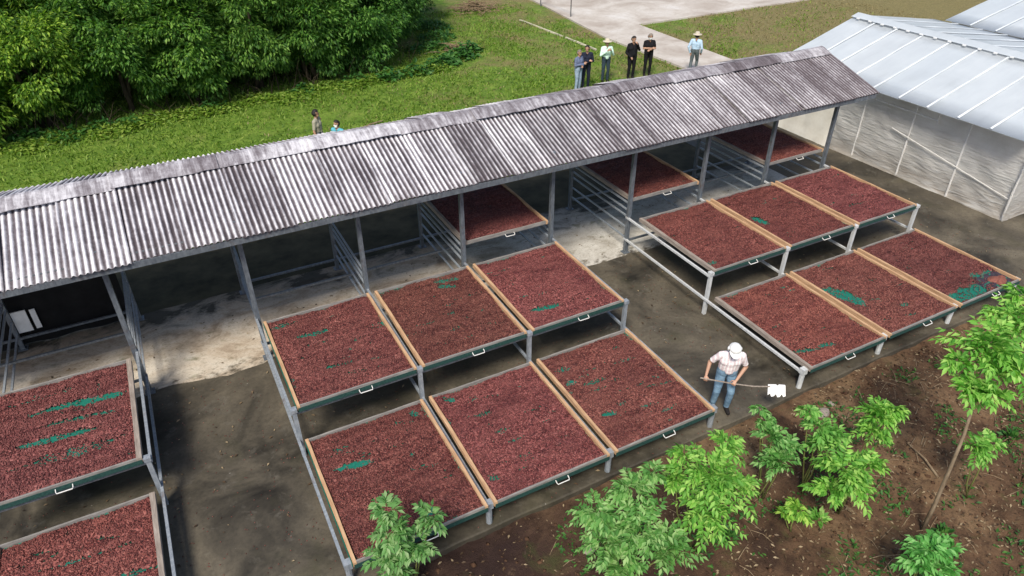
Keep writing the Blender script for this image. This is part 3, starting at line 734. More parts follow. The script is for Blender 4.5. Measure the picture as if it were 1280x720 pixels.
# ------------------------------------------------------------------ vegetation
def leaf_quads(pos, dirs, ups, ln, wd, bend=.25):
    """folded leaf: 4 verts base, left, right, tip -> 2 triangles"""
    n = len(pos)
    d = dirs/np.linalg.norm(dirs,axis=1,keepdims=True)
    s = np.cross(d, ups); s /= (np.linalg.norm(s,axis=1,keepdims=True)+1e-9); u = np.cross(s, d)
    ln = ln[:,None]; wd = wd[:,None]
    mid = pos + d*ln*.45
    v = np.stack([pos, mid+s*wd*.5+u*wd*.18, pos+d*ln-u*ln*bend*.3, mid-s*wd*.5+u*wd*.18], 1).reshape(-1,3)
    b = 4*np.arange(n)[:,None]; f = np.concatenate([b+np.array([0,1,2]), b+np.array([0,2,3])], 1).reshape(-1,3)
    return v, f
def unit(g, n):
    a = g.normal(size=(n,3)); return a/np.linalg.norm(a,axis=1,keepdims=True)
def crown_mesh(seed, rx, ry, h, ncl, per, ln, base=.35):
    g = np.random.default_rng(seed)
    C = []
    while len(C) < ncl:
        p = unit(g,1)[0]; r = g.uniform(.35,1.0)**.6
        c = np.array([p[0]*rx*r, p[1]*ry*r, h*.5+p[2]*h*.5*r])
        k = noise.noise((c[0]*.8+seed*7, c[1]*.8, c[2]*.8))
        if k < -.10: continue
        if c[2] < base+.4*g.uniform(0,1): continue
        C.append(c)
    C = np.array(C); pos = []; dr = []
    for c in C:
        out = c-np.array([0,0,h*.4]); out /= np.linalg.norm(out)+1e-6
        n = int(per*g.uniform(.6,1.4)); rr = g.uniform(.28,.62)
        q = unit(g,n)*rr*(g.uniform(.3,1,n)**.5)[:,None]*np.array([1,1,.7])
        pos.append(c+q); dr.append(q/rr*.8+out*.5+np.array([0,0,-.55])+g.normal(0,.35,(n,3)))
    pos = np.concatenate(pos); dr = np.concatenate(dr); n = len(pos)
    up = np.tile(np.array([0,0,1.]),(n,1))+g.normal(0,.45,(n,3))
    L = g.uniform(.65,1.35,n)*ln
    v, f = leaf_quads(pos, dr, up, L, L*g.uniform(.3,.45,n))
    return np_mesh('crown', v, f, M['leaf'])
def trunk_mesh(seed, h, r=.11):
    g = random.Random(seed); mb = MB()
    for s in range(g.choice((2,3))):
        bx, by = g.uniform(-.25,.25), g.uniform(-.25,.25); pts = []; lx, ly = g.uniform(-.8,.8), g.uniform(-.8,.8)
        for i in range(6):
            t = i/5; pts.append((bx+lx*t+g.uniform(-.06,.06), by+ly*t+g.uniform(-.06,.06), -.1+h*t))
        mb.tube(pts, [r*(1-.75*i/5)*g.uniform(.9,1.1) for i in range(6)], 7)
        for b in range(4):
            p = Vector(pts[2+b % 3]); e = p+Vector((g.uniform(-1.2,1.2), g.uniform(-1.2,1.2), g.uniform(.3,1.1)))
            mb.tube([p, p.lerp(e,.5)+Vector((0,0,.1)), e], [r*.4, r*.28, r*.1], 5)
    return mb.mesh('trunk', M['treebark'], True)
crowns = [crown_mesh(11, 2.1, 1.9, 4.8, 155, 150, .165), crown_mesh(12, 1.9, 2.1, 5.4, 160, 150, .155, .45), crown_mesh(13, 2.3, 2.0, 4.2, 145, 150, .18, .1), crown_mesh(14, 2.0, 2.0, 5.0, 155, 150, .15, .55)]
trunks = [trunk_mesh(s, 3.6) for s in range(4)]
ORD = ['first','second','third','fourth','fifth','sixth','seventh','eighth','ninth','tenth','eleventh','twelfth']
def tree(x, y, v, sc_, rz, col, label, group):
    t = tag(empty('broadleaf_tree', (x, y, -.05), rz), label, 'tree', group); t.scale = (sc_,)*3
    o = link('crown', crowns[v], t); o.color = (*col, 1)
    link('trunk', trunks[v], t); return t
front = [(-6.9,16.4,2,1.0,(1.9,1.55,1.1)),(-4.2,17.0,1,1.0,(1.55,1.35,1.)),(-1.5,17.1,3,1.0,(.85,.95,.9)),(1.0,17.4,0,1.0,(1.0,1.05,1.)),(3.3,17.6,1,1.0,(.95,1.0,1.)),(5.6,17.9,0,.98,(.85,.95,.95)),(7.8,18.6,2,.95,(.75,.9,.95)),(9.2,20.2,3,1.0,(.6,.75,.85)),(10.6,22.2,1,.95,(.55,.75,.9)),(11.9,25.0,3,1.,(.55,.75,.85))]
for i, (x, y, v, s, c) in enumerate(front):
    tree(x, y, v, s, rnd.uniform(0,6.28), c, 'leafy tree in the front row of the wood, %s from the left' % ORD[i], 'trees along the edge of the lawn')
back = [(-9.5,18.2,1,1.2),(-5.8,18.9,0,1.15),(-2.8,19.2,3,1.15),(-.2,19.6,1,1.2),(2.3,19.8,2,1.2),(5.0,20.2,0,1.2),(9.2,23.4,1,1.2),(10.8,26,3,1.3),(-8,24.5,2,1.4),(-3.5,25,0,1.45),(1,25.5,3,1.4),(5.5,26,1,1.45),(8.6,28.5,0,1.4),(11.2,31,2,1.4)]
for i, (x, y, v, s) in enumerate(back):
    c = rnd.uniform(.65,1.15); row = i < 8
    tree(x, y, v, s, rnd.uniform(0,6.28), (c*.95, c, c), 'tree in the %s row of the wood behind the lawn, %s from the left' % (('second' if row else 'third'), ORD[i if row else i-8]), 'trees farther back in the wood')
# bare undergrowth stems under the crowns
mb = MB(); g = random.Random(3)
for i in range(120):
    t = g.uniform(0,1); x = -8+18.5*t; y = 15.6+1.9*max(0,t-.35)**1.3*2+g.uniform(-.1,1.6)
    p = Vector((x, y, -.08)); e = p+Vector((g.uniform(-.7,.7), g.uniform(-.6,.4), g.uniform(.3,1.3)))
    mb.tube([p, p.lerp(e,.5)+Vector((g.uniform(-.1,.1),0,.08)), e], [.018,.012,.005], 4, cap=False)
tag(mb.build('undergrowth_stems', M['treebark']), 'tangle of dry stems along the foot of the wood', 'undergrowth', kind='stuff')
# dark green creeper patches beside the wood
def leaf_patch(name, spots, mat, seed, ln, h, label, cat, dens):
    g = np.random.default_rng(seed); pos = []; 
    for (cx, cy, rx, ry) in spots:
        n = int(dens*rx*ry*3.1)
        r = np.sqrt(g.uniform(0,1,n)); a = g.uniform(0,6.28,n)
        z = h*(1-r*r)*g.uniform(.2,1,n)
        pos.append(np.stack([cx+rx*r*np.cos(a), cy+ry*r*np.sin(a), z-.03], -1))
    pos = np.concatenate(pos); n = len(pos)
    d = g.normal(0,1,(n,3)); d[:,2] = g.uniform(-.4,.5,n); up = np.tile([0,0,1.],(n,1))+g.normal(0,.4,(n,3))
    L = g.uniform(.6,1.4,n)*ln; v, f = leaf_quads(pos, d, up, L, L*.5)
    o = link(name, np_mesh(name, v, f, mat)); return tag(o, label, cat, kind='stuff')
leaf_patch('creeper_patch', [(11.0,17.0,.9,.5),(12.1,17.7,1.0,.5),(9.6,16.4,.8,.4),(13.0,18.4,.7,.45),(8.3,16.2,.6,.4)], M['vine'], 5, .22, .5, 'dark green creeper spreading over the grass beside the wood', 'ground cover', 260)
leaf_patch('weedy_edge', [(-6+1.15*i, 15.4+.09*i+.3*math.sin(i*2.1), .75, .5+.2*math.sin(i*1.3)) for i in range(4)] + [(-1.6,15.6,.5,.5),(1.2,15.9,.8,.35),(4.6,16.2,.6,.5),(7.0,16.6,.7,.5)] + [(11.6,19.8,1.2,.8),(12.6,21.4,1.0,1.0),(13.2,23.5,1.0,1.2)], M['vine'], 6, .17, .38, 'low weeds along the dark foot of the wood', 'weeds', 170)
leaf_patch('rough_grass', [(-7+.8*i, 15.1+.075*i+.35*math.sin(i*1.7), .9, .55+.25*math.sin(i*2.3)) for i in range(23)], M['grass'], 8, .16, .20, 'longer rough grass where the lawn meets the wood', 'grass', 300)
x, y, d, L = DRY; v, f = leaf_quads(np.stack([x,y,np.full(len(x),.02)],-1), d, np.tile([0,0,1.],(len(x),1)), L, L*.45)
tag(link('blown_leaves', np_mesh('blown_leaves', v, f, M['litter'])), 'dry leaf scraps blown over the concrete between the racks', 'leaf litter', kind='stuff')
# grass
def tufts(name, n, region, mat, seed, h, label, cat, keep=None):
    g = np.random.default_rng(seed); x0,x1,y0,y1 = region
    x = g.uniform(x0,x1,n); y = g.uniform(y0,y1,n)
    if keep is not None: k = keep(x,y,g); x, y = x[k], y[k]
    n = len(x); z = np.array([lawn_z(a,b) for a,b in zip(x,y)])-.01
    d = g.normal(0,.6,(n,3)); d[:,2] = g.uniform(.4,1,n); L = g.uniform(.5,1.5,n)*h
    up = g.normal(0,1,(n,3)); v, f = leaf_quads(np.stack([x,y,z],-1), d, up, L, L*.28)
    return tag(link(name, np_mesh(name, v, f, mat)), label, cat, kind='stuff')
def on_lawn(x, y, g):
    pave = ((x > 19.9) & (y > 17.3) & (y < 18.8+.05*(x-20)+40)) & ~((x > 22.9) & (y < 18.7+.017*(x-22.9)*1.0)) | ((x > 20.05) & (x < 22.95) & (y < 18))
    gh = (x > 18) & (y < 5.5)
    return ~pave & ~gh
def green_keep(x, y, g):
    worn = np.array([noise.noise((a*.35, b*.35, 9)) for a, b in zip(x, y)])
    return on_lawn(x,y,g) & (g.uniform(0,1,len(x)) < np.clip(1.05-.045*(x-4)-1.3*worn, .08, 1))
tufts('grass', 120000, (-8,36,5.3,27), M['grass'], 21, .13, 'bright green grass of the lawn behind the shed', 'grass', green_keep)
tufts('dry_grass', 26000, (2,38,5.6,27), M['drygrass'], 22, .10, 'dry yellow brown grass in the worn parts of the lawn', 'grass', lambda x,y,g: on_lawn(x,y,g) & (g.uniform(0,1,len(x)) < .2+.03*x))

# foreground saplings with feathery compound leaves
def compound(g, base, direc, L, npair, ll, P, D, U, LN):
    d = direc/np.linalg.norm(direc); side = np.cross(d, [0,0,1.]); side /= np.linalg.norm(side)+1e-9; up = np.cross(side, d)
    for i in range(npair):
        t = (i+.6)/npair; p = base + d*L*t + np.array([0,0,-.30*L*t*t])
        dd = d+np.array([0,0,-.6*t])
        for s in (-1,1):
            P.append(p); D.append(dd*.65+side*s*(1.0-.3*t)+g.normal(0,.13,3)+np.array([0,0,-.12])); U.append(up+g.normal(0,.2,3)); LN.append(ll*g.uniform(.8,1.2)*(1.1-.35*abs(t-.45)))
    P.append(base+d*L+np.array([0,0,-.30*L])); D.append(d+np.array([0,0,-.6])); U.append(up); LN.append(ll)
def sapling(bx, by, lobes, label, tint=(1,1,1), seed=0, dens=.95, ll=.112, trunk=None, name='sapling'):
    g = np.random.default_rng(seed); gz = soil_h(bx, by)
    t = tag(empty(name, (bx, by, gz)), label, 'sapling', 'young trees on the earth bank')
    P, D, U, LN = [], [], [], []; mb = MB(); o3 = np.array([bx,by,gz])
    hub = trunk[-1] if trunk else None
    if trunk:
        n = len(trunk); mb.tube([np.array(p)-o3 for p in trunk], [.034-.014*i/(n-1) for i in range(n)], 7)
    for (x, y, z, r) in lobes:
        c = np.array([x,y,z])-o3
        root = (np.array(hub)-o3) if hub is not None and np.linalg.norm(np.array(hub)-np.array([x,y,z])) < 2 else np.array([g.normal(0,.03), g.normal(0,.03), -.05])
        midp = root*.5+c*.5+g.normal(0,.04,3)+np.array([0,0,-.05])
        mb.tube([root, midp, c], [.017,.012,.006], 5)
        r = r*.86; r *= .93; n = max(5, int(38*dens*(r/.35)**1.5))
        for i in range(n):
            q = unit(g,1)[0]; q[2] = abs(q[2])*.9-.25; st = c + q*r*g.uniform(0,.45) + np.array([0,0,.1*r])
            dr = q + np.array([0,0,.15]) + g.normal(0,.2,3)
            compound(g, st, dr, r*g.uniform(.5,1.1), 5, ll*g.uniform(.75,1.15), P, D, U, LN)
    P, D, U, LN = map(np.array, (P,D,U,LN))
    v, f = leaf_quads(P, D, U, LN, LN*.42, .5)
    me = np_mesh('foliage', v, f, M['sapleaf']); o = link('foliage', me, t); o.color = (*tint,1)
    mb.build('stem', M['bark'] if trunk else M['stem'], t, smooth=True); return t
sapling(.71, -6.25, [(0.61, -5.95, 1.5, 0.25), (0.56, -6.1, 1.25, 0.31), (0.45, -6.15, 0.9, 0.27), (1.15, -6.15, 1.3, 0.25), (0.87, -6.25, 1.0, 0.30), (0.6, -6.21, 0.6, 0.28)], 'pale green two topped sapling in front of the lower left tray of the middle rack', (.85,.8,1.3), 1, .9)
sapling(3.42, -7.39, [(3.1, -7.15, 1.35, 0.34), (3.08, -7.42, 1.0, 0.37), (3.02, -7.11, 1.1, 0.19), (3.64, -7.2, 1.5, 0.35), (3.96, -7.18, 1.7, 0.19), (3.51, -7.6, 1.2, 0.49), (3.81, -7.86, 0.9, 0.42), (3.23, -7.61, 0.7, 0.37)], 'broad bushy sapling left in the dense clump before the middle rack', (.9,.88,1.2), 2)
sapling(4.74, -7.43, [(4.68, -7.54, 1.6, 0.53), (4.62, -7.06, 1.6, 0.23), (5.1, -7.35, 1.8, 0.28), (4.59, -7.72, 1.1, 0.51), (4.36, -7.25, 1.4, 0.26), (5.08, -7.68, 1.2, 0.41)], 'tall bright green sapling right in the dense clump, below the man with the rake', (1.05,1.05,.9), 3)
sapling(6.38, -7.2, [(6.28, -6.85, 1.55, 0.12), (6.29, -6.95, 1.35, 0.2), (6.3, -7.17, 1.2, 0.25), (6.37, -7.38, 0.8, 0.35), (6.64, -7.25, 0.9, 0.23)], 'slim upright sapling just under the white rake head', (.8,.85,1.1), 4)
sapling(7.06, -7.45, [(6.95, -7.2, 1.5, 0.17), (7.0, -7.38, 1.25, 0.26), (7.19, -7.51, 1.1, 0.34), (7.08, -7.49, 0.9, 0.26)], 'narrow sapling with pointed top by the corner leg of the right rack', (.9,.95,1.), 5)
sapling(7.32, -8.0, [(7.82, -7.78, 1.5, 0.36), (8.01, -7.84, 1.6, 0.22), (7.62, -7.87, 1.3, 0.28), (6.82, -8.06, 1.1, 0.45), (7.32, -8.14, 1.0, 0.28), (6.66, -8.08, 0.7, 0.3), (6.97, -8.22, 0.8, 0.33)], 'wide sapling whose branch spreads right over bare brown earth', (1.,1.02,.85), 6)
sapling(8.2, -8.84, [(8.63, -8.42, 2.9, 0.59), (8.21, -8.59, 2.5, 0.3), (9.46, -8.17, 3.0, 0.47), (9.95, -8.02, 3.1, 0.33), (8.19, -8.28, 2.8, 0.22), (8.98, -8.69, 2.6, 0.45), (8.51, -8.75, 2.4, 0.28)], 'young tree at the right edge on a bare leaning pale trunk', (1.02,1.05,.9), 7, .8, .125, trunk=[(8.2,-8.84,-.25),(8.22,-8.83,.3),(8.27,-8.78,1.0),(8.33,-8.72,1.7),(8.45,-8.6,2.25)], name='young_tree')
sapling(9.45, -8.75, [(9.19, -8.64, 0.9, 0.31), (9.62, -8.63, 0.8, 0.2)], 'small sapling right of the leaning pale trunk', (.95,1.,.9), 8)
sapling(7.06, -9.55, [(6.98, -9.46, 0.8, 0.32), (7.28, -9.54, 0.7, 0.28), (6.87, -9.47, 0.6, 0.28), (7.12, -9.61, 0.5, 0.28)], 'ferny deep green seedling at the bottom edge below the leaning trunk', (.75,.95,1.15), 9, .8, .11)
sapling(6.36, -7.9, [(6.36, -7.9, 0.3, 0.2), (6.2,-7.8,.2,.14)], 'little yellow green seedling between the two groups of saplings', (1.1,1.,.7), 10)
# small weeds, dead leaves, clods and sticks on the earth
def scatter_leaf(name, n, region, mat, seed, ln, label, cat, lift=.01, up=.15, keep=None):
    g = np.random.default_rng(seed); x0,x1,y0,y1 = region; x = g.uniform(x0,x1,n); y = g.uniform(y0,y1,n)
    if keep: k = keep(x,y,g); x,y = x[k],y[k]
    n = len(x); z = np.array([soil_h(a,b) for a,b in zip(x,y)])+lift
    d = g.normal(0,1,(n,3)); d[:,2] = g.uniform(-up*.3,up,n); L = g.uniform(.5,1.5,n)*ln
    v, f = leaf_quads(np.stack([x,y,z],-1), d, np.tile([0,0,1.],(n,1))+g.normal(0,.3,(n,3)), L, L*.4)
    return tag(link(name, np_mesh(name, v, f, mat)), label, cat, kind='stuff')
def bank_keep(x, y, g):
    n_ = np.array([noise.noise((a*.9, b*.9, 4)) for a,b in zip(x,y)]); return g.uniform(0,1,len(x)) < np.clip(.15+.07*(x-1)+.5*n_, .05, 1)
scatter_leaf('leaf_litter', 22000, (-1,16,-12,-5.85), M['litter'], 31, .058, 'dead leaves and straw littering the brown earth bank', 'leaf litter', keep=bank_keep)
def weed_keep(x, y, g):
    n_ = np.array([noise.noise((a*1.4, b*1.4, 14)) for a,b in zip(x,y)]); return (n_ > .13) & (x > 2.5) & (g.uniform(0,1,len(x)) < .9)
scatter_leaf('low_weeds', 26000, (1,17,-12,-6.1), M['vine'], 32, .075, 'patchy small green weeds on the earth bank', 'weeds', .02, .9, weed_keep)
g = np.random.default_rng(41); n = 2600
x = g.uniform(-2,16,n); y = g.uniform(-12,-5.95,n); s = np.abs(g.normal(0,.022,n))+.010
V, Fc = [], []
ico = np.array([(1,0,0),(-1,0,0),(0,1,0),(0,-1,0),(0,0,1),(0,0,-1)])*1.; icf = np.array([(0,2,4),(2,1,4),(1,3,4),(3,0,4),(2,0,5),(1,2,5),(3,1,5),(0,3,5)])
P = ico[None]*s[:,None,None]*g.uniform(.6,1.3,(n,6,1))*np.array([1.2,1,.7])
z = np.array([soil_h(a,b) for a,b in zip(x,y)])
a = g.uniform(0,6.28,n); ca, sa = np.cos(a)[:,None], np.sin(a)[:,None]
v = np.stack([P[...,0]*ca-P[...,1]*sa+x[:,None], P[...,0]*sa+P[...,1]*ca+y[:,None], P[...,2]+z[:,None]], -1).reshape(-1,3)
tag(link('soil_clods', np_mesh('soil_clods', v, (icf[None]+6*np.arange(n)[:,None,None]).reshape(-1,3), M['clod'])), 'crumbs and clods of brown earth on the bank', 'clods', kind='stuff')
mb = MB(); gg = random.Random(9)
for i in range(420):
    x = gg.uniform(3,15); y = gg.uniform(-11.5,-6.1); a = gg.uniform(0,6.28); L = gg.uniform(.08,.4)
    z = soil_h(x,y)+.015; dx, dy = math.cos(a)*L, math.sin(a)*L
    mb.tube([(x,y,z),(x+dx*.5,y+dy*.5,z+gg.uniform(0,.06)),(x+dx,y+dy,soil_h(x+dx,y+dy)+.01)], [.006,.005,.003], 4, cap=False)
tag(mb.build('dry_twigs', M['twig']), 'dry twigs and stalks scattered over the earth bank', 'twigs', kind='stuff')
for i, (x, y, s, rz) in enumerate(((5.35,-7.55,.5,0),(6.9,-7.95,.55,1),(8.35,-9.05,.6,2),(3.05,-6.3,.12,1),(11.3,-8.3,.6,.4),(10.6,-9.2,.55,2.2),(7.55,-6.6,.5,.7),(9.2,-7.3,.45,3))):
    if s < .2: continue
    g = np.random.default_rng(60+i); n = 60; q = unit(g,n); q[:,2] = np.abs(q[:,2]); P = q*g.uniform(.02,.2,n)[:,None]*s; L = g.uniform(.07,.14,n)
    v, f = leaf_quads(P, q+np.array([0,0,.1]), np.tile([0,0,1.],(n,1))+g.normal(0,.3,(n,3)), L, L*.5)
    spot = ['near the pale green sapling','at the edge of the sapling shade','at the foot of the leaning trunk','', 'on the right edge of the bank','in the right foreground','close to the slab behind the saplings','on the bare earth below the right rack'][i]
    o = link('weed', np_mesh('weed', v, f, M['sapleaf'] if i % 2 else M['vine']), None, (x, y, soil_h(x,y))); o.color = (1,1,1,1)
    tag(o, 'small green weed growing %s' % spot, 'weed', 'small weeds on the bank')
# pale stones by the slab
for i, (x, y, s) in enumerate(((8.75,-6.35,.16),(9.05,-6.25,.09),(3.35,-6.75,.10))):
    g2 = random.Random(i); mb = MB(); vs = []; N = 8
    for j in range(4):
        for k in range(N):
            a = 6.283*k/N; r = [1,.95,.65,.2][j]*g2.uniform(.8,1.15); vs.append((s*r*math.cos(a), s*.75*r*math.sin(a), s*[-.2,.15,.42,.5][j]))
    mb.add(vs, [(j*N+k, j*N+(k+1)%N, (j+1)*N+(k+1)%N, (j+1)*N+k) for j in range(3) for k in range(N)]+[tuple(3*N+k for k in range(N))])
    tag(mb.build('stone', M['oldwood'], None, (x, y, soil_h(x,y))), ['larger pale stone lying below the front of the right rack','smaller pale stone beside the larger one below the right rack','grey stone on the dark earth before the middle rack'][i], 'stone')

# brush pile, lawn edging, pipe barrier
mb = MB(); g = random.Random(12)
for i in range(150):
    a = g.uniform(0,6.28); r = g.uniform(0,1.1); p = Vector((r*math.cos(a)*1.3, r*math.sin(a), g.uniform(0,.45*(1.2-r)))); b = g.uniform(0,6.28); L = g.uniform(.4,1.3)
    e = p+Vector((math.cos(b)*L, math.sin(b)*L, g.uniform(-.1,.25))); mb.tube([p, p.lerp(e,.5)+Vector((0,0,.05)), e], [.02,.015,.006], 4, cap=False)
tag(mb.build('brush_pile', M['twig'], None, (16.9, 26.0, -.05)), 'pile of cut dry branches on the grass near the pavement corner', 'brush pile')
mb = MB(); g = random.Random(13)
for i in range(60):
    a = g.uniform(0,6.28); r = g.uniform(0,.8); p = Vector((r*math.cos(a)*1.2, r*math.sin(a)*.7, g.uniform(0,.3*(1.2-r)))); b = g.uniform(0,6.28); L = g.uniform(.3,.9)
    e = p+Vector((math.cos(b)*L, math.sin(b)*L, g.uniform(-.1,.2))); mb.tube([p, p.lerp(e,.5)+Vector((0,0,.05)), e], [.018,.013,.005], 4, cap=False)
tag(mb.build('brush_pile', M['twig'], None, (12.6, 18.9, -.05)), 'small heap of grey dead stems behind the creeper', 'brush pile')
mb = MB(); mb.bar((18.02,22.7,.0), (18.28,18.6,.0), .07, .06, n=8, jit=.012); mb.bar((18.29,18.4,.0), (18.41,15.85,.0), .08, .06, n=5, jit=.012)
tag(mb.build('lawn_edging', M['edging']), 'pale narrow kerb line running across the grass towards the people', 'kerb')
pb = tag(empty('pipe_barrier', (20.75,23.6,0)), 'thin grey pipe barrier on the left edge of the pavement', 'barrier')
for yy in (-1.7, 1.6):
    mb = MB(); mb.tube([(-.05*yy/1.7*0,yy,-.1),(0,yy,.95)], .03, 8); mb.build('post', M['darksteel'], pb)
mb = MB(); mb.tube([(0,-1.75,.93),(0,1.65,.93)], .028, 8); mb.build('rail', M['steelpaint'], pb)
mb = MB(); mb.tube([(0,0,.02),(.5,.22,.04),(.95,.36,.03)], [.035,.03,.02], 6)
tag(mb.build('fallen_branch', M['twig'], None, (5.5,11.3,-.02)), 'fallen dry branch lying on the grass just behind the shed roof', 'branch')
mb = MB(); mb.tube([(0,0,.0),(.12,.35,.05),(.2,.75,.03)], [.02,.016,.008], 6)
tag(mb.build('fallen_branch', M['twig'], None, (9.3,-8.3,soil_h(9.3,-8.3))), 'thin dry stick on the bank right of the leaning trunk', 'branch')

# ------------------------------------------------------------------ people
def capsule_mesh(caps, n=12):
    mb = MB()
    for a, b, ra, rb, *_ in caps:
        a, b = Vector(a), Vector(b); d = b-a; L = d.length
        if L < 1e-5: d = Vector((0,0,1e-4)); b = a+d
        dn = d.normalized(); pts = []; rs = []
        for i in range(5):
            th = math.pi/2*(1-i/4); pts.append(a-dn*ra*math.sin(th)); rs.append(max(ra*math.cos(th), 1e-4))
        for i in range(1,5):
            th = math.pi/2*i/4; pts.append(b+dn*rb*math.sin(th)); rs.append(max(rb*math.cos(th), 1e-4))
        mb.tube(pts, rs, n)
    return mb.mesh('body', M['skin'])
def remesh(me, vox, smooth=2):
    o = bpy.data.objects.new('tmp', me); sc.collection.objects.link(o)
    m = o.modifiers.new('r', 'REMESH'); m.mode = 'VOXEL'; m.voxel_size = vox
    s = o.modifiers.new('s', 'SMOOTH'); s.iterations = smooth; s.factor = .5
    dg = bpy.context.evaluated_depsgraph_get(); dg.update()
    r = bpy.data.meshes.new_from_object(o.evaluated_get(dg)); bpy.data.objects.remove(o); return r
def hand_caps(wrist, dirn, palm_n, side, curl=.5, s=1.):
    """palm, four unequal fingers in two bends and a thumb; dirn along the hand, palm_n out of the palm, side +1 thumb on dirn x palm_n"""
    w_ = Vector(wrist); d = Vector(dirn).normalized(); n_ = Vector(palm_n); n_ = (n_-d*n_.dot(d)).normalized(); a = d.cross(n_)*side
    caps = []
    for q in (-.026,-.008,.010,.027): caps.append((w_+d*.012*s, w_+d*.085*s+a*q*s, .019*s, .013*s, 'skin'))
    for i, q in enumerate((.031,.011,-.010,-.029)):
        L = (.068,.077,.071,.055)[i]*s; p = w_+d*.085*s+a*q*s; c = curl
        e1 = p+(d*math.cos(c)+n_*math.sin(c)+a*q*2)*L*.5; e2 = e1+(d*math.cos(c*2.2)+n_*math.sin(c*2.2)+a*q)*L*.5
        caps += [(p, e1, .0095*s, .009*s, 'skin'), (e1, e2, .009*s, .0075*s, 'skin')]
    t0 = w_+d*.03*s+a*.028*s; t1 = t0+(d*.6+a*.75+n_*.35)*.042*s; t2 = t1+(d*.8+a*.15+n_*.6*curl)*.034*s
    caps += [(t0, t1, .013*s, .011*s, 'skin'), (t1, t2, .011*s, .009*s, 'skin')]
    return caps
def person(loc, rz, label, H=1.68, lean=0., head_pitch=0., head_yaw=0., arms=None, legs=None, shirt=None, pants=None, shoes=None, sleeve='short',
           hair=None, hat=None, mask=False, vox=.011, stout=1., curl=.6, hand_n=None):
    k = H/1.70
    def q(x,y,z): return Vector((x*k, y*k, z*k))
    hipz = .90
    def up(x,y,z):   # lean the upper body forward (towards -Y)
        dz = z-hipz; return q(x, y*math.cos(lean)-dz*math.sin(lean), hipz+dz*math.cos(lean)+y*math.sin(lean)*.3)
    st = stout; caps = []
    hd = Vector((0,0,1)); 
    def hp(x,y,z):   # head space, origin at the skull base
        v = Matrix.Rotation(head_yaw,3,'Z') @ (Matrix.Rotation(head_pitch,3,'X') @ Vector((x,y,z))); return up(0,.0,1.475)+v*k
    C = lambda a,b,ra,rb,t: caps.append((a,b,ra*k,rb*k,t))
    # head
    C(hp(0,.015,.115), hp(0,-.005,.145), .088, .085, 'head'); C(hp(0,-.035,.05), hp(0,-.02,.10), .058,.07,'head'); C(hp(-.02,-.055,.022), hp(.02,-.055,.022), .030,.030,'head')
    C(hp(0,-.088,.105), hp(0,-.108,.075), .010,.015,'head'); C(hp(-.022,-.083,.042), hp(.022,-.083,.042), .012,.012,'head')
    for s in (-1,1): C(hp(s*.086,.012,.085), hp(s*.089,.016,.115), .013,.017,'head'); C(hp(s*.018,-.080,.122), hp(s*.045,-.072,.122), .014,.013,'head')
    C(up(0,.01,1.40), hp(0,0,.04), .056,.052,'neck')
    # trunk
    for s in (-1,1):
        C(up(s*.075,0,.93), up(s*.075,.0,1.00), .105*st,.105*st,'pants'); C(up(s*.07,.0,1.03), up(s*.085,.0,1.24), .098*st,.110*st,'shirt'); C(up(s*.09,.0,1.24), up(s*.10,.01,1.33), .108*st,.085,'shirt')
        C(up(s*.05,.005,1.385), up(s*.165,.01,1.365), .055,.060,'shirt')
    C(up(0,-.03,1.02), up(0,-.02,1.2), .10*st,.10*st,'shirt')
    # legs
    for i, s in enumerate((-1,1)):
        kn, an = (legs[i] if legs else ((s*.105,-.02,.49),(s*.11,.02,.085)))
        C(q(s*.09,0,.87), q(*kn), .088*st,.060,'pants'); C(q(*kn), q(*an), .058,.045,'pants')
        C(q(an[0],an[1]+.03,.040), q(an[0]+s*.012,an[1]-.15,.032), .040,.034,'shoe'); C(q(*an), q(an[0],an[1],.045), .045,.042,'shoe')
    # arms
    fk = []
    for i, s in enumerate((-1,1)):
        el, wr = (arms[i] if arms else ((s*.25,.03,1.08),(s*.25,-.05,.84)))
        sh = up(s*.185,.01,1.36); el, wr = q(*el), q(*wr)
        up_t = 'shirt'; mid = sh.lerp(el,.72)
        C(sh, mid, .054,.045,'shirt'); C(mid, el, .044,.039,'shirt' if sleeve == 'long' else 'skin'); C(el, wr, .040,.027,'shirt' if sleeve == 'long' else 'skin')
        hn = hand_n[i] if hand_n else ((s*-1.,-.2,0) if not arms else (0,.6,-.5))
        caps.extend(hand_caps(wr, wr-el, hn, -s, curl, k))
    me = remesh(capsule_mesh(caps), vox); me.name = 'person'
    me.polygons.foreach_set('use_smooth', [True]*len(me.polygons)); me.materials.clear(); me.materials.append(M['skin'])
    o = link('person', me, None, loc); o.rotation_euler.z = rz; tag(o, label, 'person')
    # classify faces by the nearest limb and grow clothes and hair from them
    nv = len(me.vertices); co = np.empty(nv*3, np.float32); me.vertices.foreach_get('co', co); co = co.reshape(-1,3)
    no = np.empty(nv*3, np.float32); me.vertices.foreach_get('normal', no); no = no.reshape(-1,3)
    fa = np.array([tuple(p.vertices)[:4] for p in me.polygons if len(p.vertices) == 4]); ce = co[fa].mean(1)
    best = np.full(len(ce), 1e9); lab = np.zeros(len(ce), int); tags = ['head','neck','shirt','pants','skin','shoe']
    for a, b, ra, rb, t in caps:
        a = np.array(a); b = np.array(b); d = b-a; L2 = max(d@d, 1e-9); h = np.clip((ce-a)@d/L2, 0, 1)
        dist = np.linalg.norm(ce-a-h[:,None]*d, axis=1)-(ra+(rb-ra)*h); m = dist < best; best[m] = dist[m]; lab[m] = tags.index(t)
